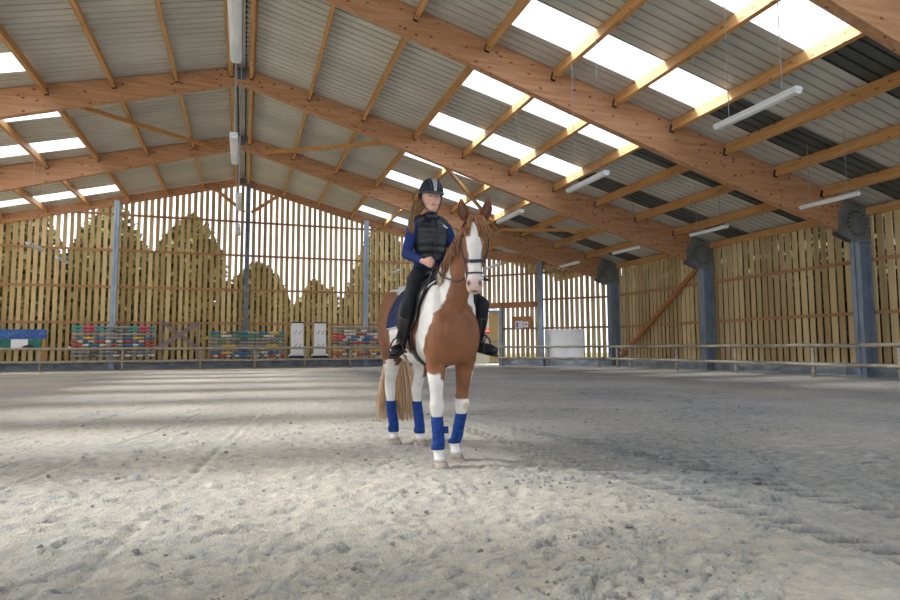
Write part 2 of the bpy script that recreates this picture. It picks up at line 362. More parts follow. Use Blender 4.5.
# ------------------------------------------------------------------ roof sheets (one mesh, ribbed), skylights
STRIPS = ((1.25, 2.30), (4.35, 5.40))
def sheet_profile(y0, y1, pitch=.265):
    pts = [(y0, 0)]; y = y0
    n = max(1, round((y1-y0)/pitch)); p = (y1-y0)/n
    for i in range(n):
        a = y0+i*p
        pts += [(a+p*.74, 0), (a+p*.78, .05), (a+p*.92, .05), (a+p*.96, 0)]
    pts.append((y1, 0)); return pts
def add_sheet(mb, side, o0, o1, y0, y1, flat=False):
    pr = sheet_profile(y0, y1) if not flat else [(y0, .0), (y1, .0)]
    vs = []
    for o_ in (o0, o1):
        for (y, h) in pr: vs.append((RX+side*o_, y, ZT-SL*o_+.02+h))
    n = len(pr); fs = [(i, i+1, n+i+1, n+i) for i in range(n-1)]
    mb.add(vs, fs)
deck = MB(); dark = MB(); wi = 0
OE = 18.1
Y_ROOF0 = 0.0
sky_jobs = []
for side in (1, -1):
    P3, P6 = (OFF[3], OFF[6]) if side == 1 else (OFL[3], OFL[6])
    for n in range(-3, 5):
        y0 = n*B; ys_ = y0; 
        segs = []
        for a, b_ in STRIPS:
            segs.append((ys_, y0+a, 0)); segs.append((y0+a, y0+b_, 1)); ys_ = y0+b_
        segs.append((ys_, y0+B, 0))
        for (a, b_, k) in segs:
            if k == 0: add_sheet(deck, side, .12, OE, a, b_)
            else:
                add_sheet(deck, side, .12, P3, a, b_)
                (sky_jobs.append((side, n, a, b_)))
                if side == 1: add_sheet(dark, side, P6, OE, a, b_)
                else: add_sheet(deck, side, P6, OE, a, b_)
deck.box(RX-.13, RX+.13, -3*B, YG, ZT-.005, ZT+.06)
# ridge closure strips with toothed foam filler
o = struct(deck, 'ceiling', 'deck', 'pale ribbed metal roof sheets on both slopes')
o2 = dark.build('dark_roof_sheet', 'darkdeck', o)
tf = MB()
for k in range(-72, int((YG)/.265)):
    y = k*.265+.05
    for s in (1, -1): tf.box(RX+s*.13-.02, RX+s*.13+.02, y, y+.1, ZT-.07, ZT-.0)
tf.build('ridge_filler', 'bolt', o)
baylab = ['', 'bay nearest the camera', 'second bay from the camera', 'third bay from the camera', 'bay touching the back wall']
bayname = ['over the foreground', 'between the first and second frames', 'between the second and third frames', 'between the third and fourth frames', 'next to the back wall']
for i, (side, n, a, b_) in enumerate(sky_jobs):
    P3, P6 = (OFF[3], OFF[6]) if side == 1 else (OFL[3], OFL[6])
    mb = MB(); add_sheet(mb, side, P3-.04, P6+.04, a, b_, True)
    for v in range(len(mb.v)): mb.v[v] = (mb.v[v][0], mb.v[v][1], mb.v[v][2]+.03)
    ob = mb.build('window_%d' % (i+1), 'skylight')
    tag(ob, 'translucent white skylight sheet in the %s roof slope %s, %s' % ('right' if side == 1 else 'left', (bayname[n] if n >= 0 else 'behind the camera'), 'nearer strip' if a-n*B < 2 else 'farther strip'), 'skylight', None, 'structure')

# ------------------------------------------------------------------ purlins
sidew = {1: 'right', -1: 'left'}
ordn = ['first', 'second', 'third', 'fourth', 'fifth', 'sixth', 'seventh', 'eighth', 'ninth', 'tenth', 'eleventh']
for n in range(1, 5):
    for side in (1, -1):
        for k, of in enumerate(OFF if side == 1 else OFL):
            if side == -1 and k > 7 : continue
            if side == -1 and n == 1 and k > 3: continue
            x = RX+side*of; zt = zroof(x)+.0; d = .30; wd = .10
            # lean with the slope: box rotated about y
            c = math.cos(math.atan(SL)); s = math.sin(math.atan(SL))*side
            y0 = (n*B if n > 1 else 6.75)+.105; y1 = (n+1)*B-(.105 if n < 4 else .075)
            vs = []
            for y in (y0, y1):
                for (u, v) in ((-wd/2, -d), (wd/2, -d), (wd/2, 0), (-wd/2, 0)):
                    vs.append((u*c+v*s*1.0*(-1)*-1, y, -u*s+v*c))
            mb = MB(); mb.add(vs, [(3,2,1,0),(4,5,6,7),(0,1,5,4),(1,2,6,5),(2,3,7,6),(3,0,4,7)])
            ob = mb.build('roof_purlin', 'purlin'); ob.location = (x, 0, zt)
            tag(ob, '%s timber purlin down the %s roof slope, %s' % (ordn[k], sidew[side], baylab[n]), 'roof beam', 'purlins under the roof sheets')
            for yy in ((y0-.005, y0+.065), ((n+1)*B-.17, (n+1)*B-.10)):
                h = MB(); vv = []
                for y in yy:
                    for (u, v) in ((-wd/2-.008, -d-.01), (wd/2+.008, -d-.01), (wd/2+.008, -.12), (-wd/2-.008, -.12)):
                        vv.append((u*c+v*s, y, -u*s+v*c))
                if n == 4 and yy[0] > 31: continue
                h.add(vv, [(3,2,1,0),(4,5,6,7),(0,1,5,4),(1,2,6,5),(2,3,7,6),(3,0,4,7)]); h.build('joist_hanger', 'bolt', ob)
        if side == 1:
            mb = MB(); mb.box(W+WO-.02, W+WO+.14, n*B+.1, (n+1)*B-.1, 4.90, 5.14)
            tag(mb.build('eaves_beam', 'purlin'), 'timber eaves beam on the right wall, %s' % baylab[n], 'roof beam', 'eaves beams on the right wall')

# ------------------------------------------------------------------ portal frames
def frame(n, label):
    y = n*B if n > 1 else 6.75; root = empty('portal_frame', (0, y, 0), 0, label, 'roof frame', 'glulam portal frames')
    t = .10
    for s in (1, -1):
        top = []; bot = []
        for of in (0, 4, 8, 12, 15, 17.6): top.append((RX+s*of, ZT-SL*of))
        for of, d in ((17.6, 1.06), (15, 1.08), (12, 1.02), (8, .88), (4, .70), (0, .54)): bot.append((RX+s*of, ZT-SL*of-d))
        poly = top+bot
        if s == -1: poly = poly[::-1]
        MB().prism(poly, 'y', -t, t).build('rafter', 'glulam', root)
        # column: I-section
        cx = RX+s*(W+WO-RX)
        xi = cx-s*.42; xo = cx+s*.06
        c = MB(); zc = 4.12
        c.box(min(xi, xi+s*.03), max(xi, xi+s*.03), -.15, .15, -.02, zc); c.box(min(xo, xo-s*.03), max(xo, xo-s*.03), -.15, .15, -.02, zc)
        c.box(min(xi, xo), max(xi, xo), -.012, .012, -.02, zc)
        c.box(min(xi, xo)-.04, max(xi, xo)+.04, -.17, .17, zc-.03, zc)
        c.build('column', 'steel', root)
        k = MB()
        xb = cx+s*.15
        pl = [(cx-s*1.16, 4.88), (cx-s*1.16, 4.26), (cx-s*.65, 4.09), (xb, 4.03), (xb, 5.10), (cx-s*.25, 5.20), (cx-s*.80, 5.34)]
        if s == -1: pl = pl[::-1]
        for ya in (-t-.02, t): k.prism(pl, 'y', ya, ya+.02)
        kp = k.build('knee_plate', 'plate', root)
        for i in range(16):
            a = i/16*6.283; px = cx-s*.42+math.cos(a)*.38; pz = 4.62+math.sin(a)*.36
            MB().tube([(px, -t-.045, pz), (px, -t-.01, pz)], .022, 6).build('bolt', 'bolt', kp)
    k = MB(); k.tube([(RX, -t-.03, ZT-.22), (RX, -t, ZT-.22)], .17, 16)
    k.box(RX-.12, RX+.12, -t-.02, -t, ZT-.42, ZT-.1)
    k.build('ridge_plate', 'plate', root)
    return root
frame(1, 'big timber rafter frame crossing the top right corner, nearest the camera')
frame(2, 'timber rafter frame landing on the rightmost visible steel column')
frame(3, 'timber rafter frame landing on the column between the near column and the diagonal wall brace')
frame(4, 'timber rafter frame landing on the steel column at the right end of the back wall')
# gable rafter
root = empty('gable_truss', (0, YG, 0), 0, 'shallow timber rafter pair lying on top of the slatted back wall', 'roof frame')
for s in (1, -1):
    o1 = 11.3 if s == 1 else 17.4
    poly = [(RX, ZT), (RX+s*o1, ZT-SL*o1), (RX+s*o1, ZT-SL*o1-.45), (RX, ZT-.40)]
    if s == -1: poly = poly[::-1]
    MB().prism(poly, 'y', -.07, .07).build('rafter', 'glulam', root)
k = MB(); k.tube([(RX, -.10, ZT-.22), (RX, -.07, ZT-.22)], .16, 16); k.build('ridge_plate', 'plate', root)
# roof braces
for a, b_, lab in (((-5.16, 19.3, 8.10), (-1.2, 25.3, 9.05), 'thin diagonal timber brace under the left roof slope beside the ridge'),
                   ((4.9, 19.3, 8.0), (.6, 25.3, 9.05), 'nearly level timber brace under the right roof slope beside the ridge'),
                   ((6.2, 19.3, 7.62), (11.2, 25.3, 6.40), 'diagonal timber brace seen between the rider and the horse ears'),
                   ((15.2, 19.3, 5.55), (11.0, 25.3, 6.45), 'diagonal timber brace right of the horse head below the skylights')):
    tag(MB().bar(a, b_, .10, .13).build('roof_brace', 'purlin'), lab, 'brace', 'diagonal roof braces')
for (a, b_, lab) in (((1.75, YG-.16, 9.05), (.22, YG-.16, 7.9), 'short diagonal strut right of the centre post under the ridge'), ((-1.75, YG-.16, 9.15), (-.12, YG-.16, 7.9), 'short diagonal strut left of the centre post under the ridge')):
    tag(MB().bar(a, b_, .08, .16).build('gable_strut', 'purlin'), lab, 'brace')

# ------------------------------------------------------------------ slatted walls
def slat_wall(name, p0, p1, ztopf, zbot, label, pitch=.28, wd=.168, skip=None, th=.03, seed=1, zfun=None):
    rr = random.Random(seed); p0 = Vector((*p0, 0)); p1 = Vector((*p1, 0)); L = (p1-p0).length; d = (p1-p0)/L; nrm = Vector((-d.y, d.x, 0))
    mb = MB(); n = int(L/pitch)
    for i in range(n):
        t = (i+.5)*pitch+rr.uniform(-.012, .012); w2 = wd/2*rr.uniform(.9, 1.1)
        c = p0+d*t; zt = ztopf(c.x); zb = zbot
        if skip:
            z_ = skip(t)
            if z_ is not None: zb = z_
        a = c-d*w2; b_ = c+d*w2; q = nrm*th
        za = ztopf(a.x); zbb = ztopf(b_.x)
        mb.add([a+Vector((0,0,zb)), b_+Vector((0,0,zb)), b_+q+Vector((0,0,zb)), a+q+Vector((0,0,zb)), a+Vector((0,0,za)), b_+Vector((0,0,zbb)), b_+q+Vector((0,0,zbb)), a+q+Vector((0,0,za))],
            [(0,3,2,1),(4,5,6,7),(0,1,5,4),(1,2,6,5),(2,3,7,6),(3,0,4,7)])
    return struct(mb, name, 'slat', label), p0, d, nrm, L
ROOFZ = lambda x: zroof(x)-.02
KZ = .46
wb, *_ = slat_wall('wall_back', (-17.7, YG+.10), (11.35, YG+.10), ROOFZ, KZ-.1, 'back gable wall of upright timber slats with daylight between them')
wr, *_ = slat_wall('wall_right', (W+WO+.14, 26.0), (W+WO+.14, 6.4), lambda x: 5.0, KZ-.1, 'right side wall of upright timber slats', pitch=.265, wd=.185, seed=2)
OPEN0, OPEN1 = 6.63, 8.3
CH = math.sqrt(.5)
def chp(t, off=0): return (W+.2-t*CH-off*CH*-1, 4*B+.2+t*CH+off*CH)   # off>0 outwards
wc, cp0, cd, cn, cL = slat_wall('wall_corner', chp(0), chp(9.0), lambda x: zroof(x)-.35, KZ-.1, 'slanting corner wall of upright timber slats with a gateway', pitch=.27, wd=.195, seed=3,
    skip=lambda t: 3.25 if OPEN0-.7 < t < OPEN1 else None)
def girt(parent, a, b_, z, d=.10, w=.07, mat='girt'): MB().bar((*a, z), (*b_, z), w, d).build('girt', mat, parent)
for z in (7.43, 5.70, 3.94, 2.24):
    hw = min(17.5, (zroof(RX)-z-.3)/SL)
    girt(wb, (RX-hw, YG+.05), (min(RX+hw, 10.9), YG+.05), z)
for z in (3.55, 1.97): girt(wr, (W+WO+.09, 6.4), (W+WO+.09, 25.4), z)
def chl(t, off): c = chp(t); return (c[0]-off*CH, c[1]-off*CH)
for z, t1 in ((4.91, 9.0), (3.5, 3.6)): girt(wc, chl(0, .05), chl(t1, .05), z)
girt(wc, chl(0, .05), chl(5.88, .05), 1.98)
MB().bar((*chl(3.7, .02), 3.26), (*chl(9.0, .02), 3.26), .12, .30).build('header_beam', 'redwood', wc)
a_ = chl(-.0, .05); b_ = chl(9.0, .05)
MB().bar((a_[0], a_[1], zroof(a_[0])-.3), (b_[0], b_[1], zroof(b_[0])-.3), .12, .5).build('top_beam', 'glulam', wc)
# kickboards
def kick(name, a, b_, label):
    mb = MB(); a = Vector((*a, 0)); b_ = Vector((*b_, 0)); L = (b_-a).length; n = max(1, round(L/2.45)); d = (b_-a)/L
    for i in range(n): mb.bar(a+d*(i*L/n+.008)+Vector((0, 0, KZ/2-.03)), a+d*((i+1)*L/n-.008)+Vector((0, 0, KZ/2-.03)), .12, KZ+.06)
    return struct(mb, name, 'kick', label)
kick('baseboard_back', (-17.7, YG-.02), (10.9, YG-.02), 'low grey kickboard panels along the foot of the back wall')
kick('baseboard_right', (W+WO+.02, 6.4), (W+WO+.02, 25.3), 'low grey kickboard panels along the foot of the right wall')
kick('baseboard_corner', chl(.1, .12), chl(5.8, .12), 'low grey kickboard panels along the foot of the slanting corner wall')
st = MB(); st.box(17.0, 17.25, 6.4, 25.6, -.1, .055); struct(st, 'trim_1', 'footing', 'pale concrete edge at the foot of the right wall')
# gable posts
for i, (x, zt, m, lab) in enumerate(((-5.85, zroof(-5.85)-.25, 'steel_light', 'slim pale blue steel post left of the centre on the back wall'), (.05, zroof(0)-.3, 'plate', 'grey steel centre post under the ridge on the back wall'), (6.13, zroof(6.13)-.25, 'steel_light', 'pale blue steel post on the back wall right of the ridge, beside the rider'))):
    mb = MB(); w_ = .11
    mb.box(x-w_, x+w_, YG-.32, YG-.30, -.02, zt); mb.box(x-w_, x+w_, YG-.12, YG-.10, -.02, zt); mb.box(x-.01, x+.01, YG-.32, YG-.1, -.02, zt)
    mb.box(x-w_-.05, x+w_+.05, YG-.36, YG-.08, -.02, .02)
    tag(mb.build('wall_post', m), lab, 'post')
for t, h, w_, lab in ((3.65, 5.5, .13, 'blue-grey steel post left of the white board on the slanting corner wall'), (5.87, 3.12, .075, 'short blue-grey gate post under the header beam')):
    c = chl(t, .22); mb = MB(); d2 = (-CH, CH); e2 = (CH, CH)
    for o_ in (-.10, .08):
        p = Vector((c[0]+e2[0]*o_, c[1]+e2[1]*o_, 0)); mb.bar(p-Vector((d2[0], d2[1], 0))*w_, p+Vector((d2[0], d2[1], 0))*w_, .02, .02) if 0 else None
        a = p-Vector((d2[0], d2[1], 0))*w_; b3 = p+Vector((d2[0], d2[1], 0))*w_; e = Vector((e2[0], e2[1], 0))*.02
        mb.add([a, b3, b3+e, a+e, a+Vector((0,0,h)), b3+Vector((0,0,h)), b3+e+Vector((0,0,h)), a+e+Vector((0,0,h))], [(0,3,2,1),(4,5,6,7),(0,1,5,4),(1,2,6,5),(2,3,7,6),(3,0,4,7)])
    p = Vector((c[0], c[1], 0)); mb.bar(p+Vector((0,0,0)), p+Vector((0,0,h)), .02, .18, up=(e2[0], e2[1], 0))
    tag(mb.build('wall_post', 'steel'), lab, 'post')
# wall brace
tag(MB().bar((W+WO-.12, 25.0, .5), (W+WO-.12, 19.5, 4.25), .12, .17).build('wall_brace', 'redwood'), 'diagonal timber brace across the right wall slats', 'brace')

# ------------------------------------------------------------------ kick rails
def fence(name, a, b_, posts, label, r=.055):
    A = Vector((*a, 0)); Bv = Vector((*b_, 0)); d = (Bv-A).normalized(); root = empty(name, (A.x, A.y, 0), 0, label, 'fence'); nn = Vector((-d.y, d.x, 0))
    L = (Bv-A).length
    for z in (1.0, .42):
        k = 24; pts = [d*(L*i/k)+Vector((0, 0, z+.012*math.sin(i*1.7+z*9))) for i in range(k+1)]
        MB().tube(pts, r, 8).build('rail', 'rail', root, True)
    for t in posts:
        MB().tube([d*t+nn*.07+Vector((0,0,-.03)), d*t+nn*.07+Vector((0,0,1.03))], .055, 8).build('post', 'rail', root, True)
    return root
fence('kick_rail_fence', (-16.9, YG-1.0), (10.3, YG-1.0), [16.9+x for x in (-15.3, -12, -8.5, -5.26, -1.94, .52, 2.92, 5.2, 7.6, 10.0)], 'round timber rail fence in front of the back wall')
fence('kick_rail_fence', (16.62, 25.0), (16.62, 6.6), [25.0-y for y in (24.2, 23.2, 20.1, 17.0, 13.9, 11.3, 8.6)], 'round timber rail fence in front of the right wall')
ca = chl(.35, .75); cb = chl(5.95, .75)
fence('kick_rail_fence', cb, ca, [.15, 2.8, 5.4], 'round timber rail fence in front of the slanting corner wall')

# ------------------------------------------------------------------ hanging lamps
def make_lamp():
    root = empty('strip_lamp', (0, 0, 0)); L = 1.55
    h = MB(); pr = [(-.07, .03), (-.055, .055), (.055, .055), (.07, .03), (.07, .0), (-.07, .0)]
    h.prism([(a, c) for a, c in pr], 'y', -L/2, L/2); h.build('housing', 'housing', root)
    l = MB(); pr = [(-.066, 0), (-.058, -.032), (-.025, -.048), (.025, -.048), (.058, -.032), (.066, 0)]
    l.prism(pr, 'y', -L/2+.01, L/2-.01); l.build('diffuser', MAT['diffuser'], root, False)
    return root
MAT['diffuser'] = noise_mat('frosted_lamp_diffuser', (.66, .69, .70), (.85, .87, .87), 6, .3, stretch=(1, .2, 1))
lamp0 = make_lamp()
LP = [(7.27, 6.83, 'white strip lamp hanging large at upper right, longest in view'), (7.0, 11.12, 'white strip lamp hanging right of the horse ears, second of its row'), (6.85, 14.8, 'white strip lamp just right of the horse ears'),
      (6.75, 27.45, 'tiny far strip lamp left of the rider arm'), (10.38, 24.15, 'far strip lamp right of the horse muzzle'),
      (13.65, 10.72, 'white strip lamp beside the rightmost knee plate'), (13.62, 14.75, 'white strip lamp beside the second knee plate from the right'), (13.42, 18.75, 'white strip lamp beside the knee plate at the hall corner'), (13.35, 22.7, 'far strip lamp below the rafter above the white board'),
      (-.17, 6.85, 'strip lamp at the top edge hanging under the ridge'), (-.24, 11.2, 'second strip lamp hanging under the ridge'), (-.2, 15.3, 'third strip lamp under the ridge, in front of the back wall slats'), (-.25, 19.0, 'small fourth strip lamp hanging under the ridge'),
      (-7.0, 24.3, 'leftmost far strip lamp in front of the back wall slats'), (-7.0, 27.6, 'farther of two small lamps at left in front of the slats')]
lamps = [lamp0]+[copy_tree(lamp0) for _ in LP[1:]]
for i, (x, y, lab) in enumerate(LP):
    o = lamps[i]; o.location = (x, y, 4.57)
    tag(o, lab, 'lamp', 'hanging strip lamps')
    zt = zroof(x)-.28
    for dy in (-.5, .5): MB().tube([(0, dy, .05), (0, dy, zt-4.57+.295)], .007, 5).build('suspension_wire', 'wire', o)
# ------------------------------------------------------------------ things along the back wall
LEDGE = MB(); LEDGE.box(-17.7, 10.3, YG-.72, YG-.08, KZ-.05, KZ); struct(LEDGE, 'trim_2', 'rail', 'weathered wooden ledge on top of the back kickboards')
PC = {'g': (.30, .31, .33), 't': (.06, .33, .34), 'p': (.70, .09, .17), 'b': (.05, .20, .42), 'y': (.75, .48, .12), 'r': (.48, .09, .10), 'w': (.74, .74, .72), 'd': (.12, .14, .17), 'c': (.62, .56, .44), 'n': (.40, .36, .32), 'e': (.08, .28, .16)}
for k, c in PC.items(): MAT['paint_'+k] = noise_mat('pole_paint_'+k, tuple(v*.8 for v in c), tuple(min(1, v*1.1) for v in c), 9, .6)
PN = {'g': 'grey', 't': 'teal', 'p': 'pink', 'b': 'blue', 'y': 'yellow', 'r': 'red', 'w': 'white', 'd': 'dark', 'c': 'cream', 'n': 'bare wood', 'e': 'green'}
def jump_pole(x0, x1, y, z, seq, label, group, r=.055):
    k = len(seq); me_v = MB(); mats = []; n = 8; cols = sorted(set(seq))
    for i, ch in enumerate(seq):
        a = x0+(x1-x0)*i/k; b_ = x0+(x1-x0)*(i+1)/k; f0 = len(me_v.f)
        me_v.tube([(a-x0, 0, 0), (b_-x0, 0, 0)], r, n, caps=(i == 0 or i == k-1)); mats += [cols.index(ch)]*(len(me_v.f)-f0)
    o = me_v.build('jump_pole', 'paint_'+cols[0], None, False)
    for c in cols[1:]: o.data.materials.append(MAT['paint_'+c])
    o.data.polygons.foreach_set('material_index', mats); o.location = (x0, y, z)
    tag(o, label, 'pole', group)
def rack(x0, x1, rows, name, where):
    y = YG-.52
    root = empty('pole_rack', ((x0+x1)/2, y, KZ), 0, 'wooden rack with pegs holding %s' % where, 'rack', 'racks of striped jumping poles')
    for fx in (.16, .5, .84):
        mb = MB(); xx = (fx-.5)*(x1-x0); ztop = rows[0][0]+.12-KZ
        mb.box(xx-.04, xx+.04, .06, .13, 0, ztop)
        u = mb.build('upright', 'rail', root)
        for z, s in rows: MB().box(xx-.015, xx+.015, -.07, .06, z-KZ-.075, z-KZ-.057).build('peg', 'bolt', u)
    pos = ['top', 'second from top', 'third from top', 'fourth from top', 'fifth from top', 'sixth from top', 'seventh from top', 'eighth from top', 'lowest']
    for i, (z, s) in enumerate(rows):
        if i == len(rows)-1: pw = 'lowest'
        else: pw = pos[i]
        cols = []
        for ch in s:
            if PN[ch] not in cols: cols.append(PN[ch])
        jump_pole(x0, x1, y-.005, z, s, '%s jumping pole, %s %s' % (' and '.join(cols[:2]), pw, name), 'jumping poles in the racks')
rack(-7.42, -4.0, [(2.0, 'ttpptt'+'gggg'+'ttppt'), (1.84, 'ttpptt'+'gdgd'+'ttppt'), (1.68, 'nngnngnngn'), (1.5, 'gbyybb'+'nnn'+'bbyybb'), (1.34, 'rcbcrr'+'wdw'+'rrbcrr'), (1.17, 'rrwbbw'+'nrn'+'bbwbrr'), (1.01, 'ggyggg'+'nnn'+'gyybbg'), (.84, 'ggdggdggg'), (.68, 'gggdggg'+'wgwgwgw')], 'in rack nearest blue banner', 'nine poles nearest the blue banner')
rack(-1.58, 1.92, [(1.76, 'bbyddbbnnbbyyb'), (1.60, 'eewwteeteewwee'), (1.45, 'ggngdggngg'), (1.28, 'gegdgnggeg'), (1.12, 'ggyyggnggyyg'), (.94, 'ngndgngn'), (.78, 'bbyybbbnnwbbg'), (.62, 'rwrrwbwbbnnwbwrrwr')], 'in rack below centre post', 'poles below the centre post')
rack(4.34, 7.9, [(2.06, 'nngnnngnn'), (1.88, 'gewcewgewceg'), (1.71, 'rrwwrrwwrrww'), (1.55, 'rppwbbwbbwrrwbb'), (1.41, 'rrwbbwbbrrwbbw'), (1.24, 'dgdrrdgdrrd'), (1.05, 'ggngg'), (.86, 'yydyygyydyy'), (.66, 'rrwtwrrrwbwrrr')], 'in rack touching the horse outline', 'poles half hidden behind the horse')
def wing(x, lab):
    root = empty('jump_stand', (x, YG-.50, KZ), 0, lab, 'jump stand', 'white jump stands')
    m = MB(); m.prism([(-.31, .14), (.31, .14), (.29, 1.80), (-.29, 1.80)], 'y', -.05, .05); pn = m.build('panel', 'white', root)
    for zx in (.62, .72, 1.28, 1.38):
        for xx in (-.11, .12):
            if zx in (.72, 1.38): xx += .06
            MB().tube([(xx, -.056, zx), (xx, -.049, zx)], .03, 10).build('fixing_hole', 'bolt', pn)
    m = MB(); m.box(-.31, .31, -.06, .06, 1.80, 1.86); m.build('top_cap', 'black', root)
    m = MB(); m.prism([(-.47, 0), (.47, 0), (.44, .09), (.30, .14), (-.30, .14), (-.44, .09)], 'y', -.18, .18); m.build('foot', 'black', root)
    m = MB(); m.prism([(-.45, .10), (-.30, .15), (.30, .15), (.45, .10), (.36, .24), (-.36, .24)], 'y', -.07, .07); m.build('foot_top', 'white', root)
wing(2.56, 'white jump stand with black cap, left one of the pair'); wing(3.70, 'white jump stand with black cap, right one of the pair')
# blue banner over a green arched filler
MAT['blue'] = noise_mat('faded_blue_banner', (.02, .09, .36), (.05, .17, .50), 4, .6)
MAT['scrib'] = plain('faded_grey_print', (.30, .36, .50), .7); MAT['greenp'] = noise_mat('green_painted_plank', (.01, .12, .10), (.03, .20, .16), 3, .5)
MAT['orangep'] = plain('orange_paint', (.55, .26, .06), .6)
bx0, bx1 = -11.4, -8.42
root = empty('banner_board', ((bx0+bx1)/2, YG-.50, KZ), 0, 'faded blue banner board above a green and white filler with dark arches', 'banner')
L2 = (bx1-bx0)/2
m = MB(); m.box(-L2, L2, -.03, .03, 1.0, 1.41); bn = m.build('banner', 'blue', root)
m = MB(); rr = random.Random(5)
for i in range(9):
    x = -L2+.2+i*.31; pts = [(x, -.035, 1.1)]
    for j in range(7): pts.append((x+.05*j+rr.uniform(-.05, .05), -.035, 1.2+rr.uniform(-.11, .12)))
    m.tube(pts, .012, 5)
m.build('faded_lettering', 'scrib', bn)
for nm, mt, a, b_ in (('filler_plank', 'greenp', -L2, .16), ('filler_plank', 'white', .16, .80), ('filler_plank', 'greenp', .80, L2-.14)):
    MB().box(a, b_, -.025, .025, .50, .98).build(nm, mt, root)
m = MB(); m.box(L2-.14, L2-.02, -.03, .03, 0, .98); m.box(-L2, -L2+.12, -.03, .03, 0, .5); m.build('support', 'orangep', root)
for cx in (.82, -.55):
    m = MB(); pl = [(cx-.32, .50)]+[(cx+.30*math.cos(a), .50+.22*math.sin(a)) for a in np.linspace(math.pi, 0, 13)]+[(cx+.32, .50)]
    m.prism(pl[1:-1], 'y', -.04, -.026); m.build('dark_arch', 'black', root)
# crossed boards
MAT['greywood'] = noise_mat('weathered_grey_wood', (.19, .14, .15), (.32, .25, .25), 5, .85, stretch=(1, 1, 3))
root = empty('crossed_gate', (-2.9, YG-.5, KZ), 0, 'weathered purplish gate of two crossed boards between two posts', 'gate')
for s in (-.82, .78): MB().box(s-.04, s+.04, -.04, .04, 0, 1.88).build('post', 'greywood', root)
MB().bar((-1.0, -.06, .52), (.82, -.06, 1.80), .20, .03, (0, 1, 0)).build('cross_board', 'greywood', root)
MB().bar((-.80, 0.02+.06, 1.80), (.72, .08, .60), .15, .03, (0, 1, 0)).build('cross_board', 'greywood', root)
# white board on the corner wall
def plate_on_corner(t0, t1, z0, z1, off, th, mat, name, parent=None):
    a = chl(t0, off); b_ = chl(t1, off); e = (-CH*th, -CH*th); mb = MB()
    pts = [(a[0], a[1]), (b_[0], b_[1]), (b_[0]+e[0], b_[1]+e[1]), (a[0]+e[0], a[1]+e[1])]
    mb.add([(x, y, z0) for x, y in pts]+[(x, y, z1) for x, y in pts], [(0,1,2,3),(7,6,5,4),(0,4,5,1),(1,5,6,2),(2,6,7,3),(3,7,4,0)])
    return mb.build(name, mat, parent)
wbd = plate_on_corner(1.42, 3.46, .44, 1.90, .13, .04, 'whitedirty', 'white_board'); tag(wbd, 'big plain white board leaning on the slanting corner wall behind the rail', 'board')
nb = plate_on_corner(4.2, 5.25, 2.0, 2.62, .13, .03, 'redwood', 'notice_board'); tag(nb, 'brown notice board with two white papers beside the gate post', 'notice board')
MAT['paper'] = plain('white_paper', (.78, .80, .84), .6); MAT['paperblue'] = plain('blue_print', (.03, .16, .5), .6)
p1_ = plate_on_corner(4.65, 5.10, 1.98, 2.38, .165, .008, 'paper', 'paper', nb); p2_ = plate_on_corner(4.36, 4.62, 2.03, 2.34, .165, .008, 'paper', 'paper', nb)
plate_on_corner(4.93, 5.02, 2.05, 2.30, .176, .003, 'paperblue', 'blue_print', p1_); plate_on_corner(4.42, 4.56, 2.17, 2.23, .176, .003, 'bolt', 'dark_print', p2_)
# gate leaf
MAT['gateboard'] = noise_mat('gate_boards', (.40, .27, .10), (.62, .45, .20), 2, .7, stretch=(8, 8, .6), island=True, lo=.2, hi=.8)
gt = empty('yard_gate', (*chl(6.0, .05), 0), 0, 'narrow upright board gate leaf in a grey frame beside the bright gateway', 'gate')
gl = gt.location
def sub(o): o.location = -gl; return o
for i in range(5):
    o = plate_on_corner(5.98+i*.135, 5.98+i*.135+.12, .12, 2.98, .05, .03, 'gateboard', 'board', gt); sub(o)
for z in (.12, 1.28, 2.92): sub(plate_on_corner(5.95, 6.68, z, z+.07, .085, .03, 'steel', 'frame_bar', gt))
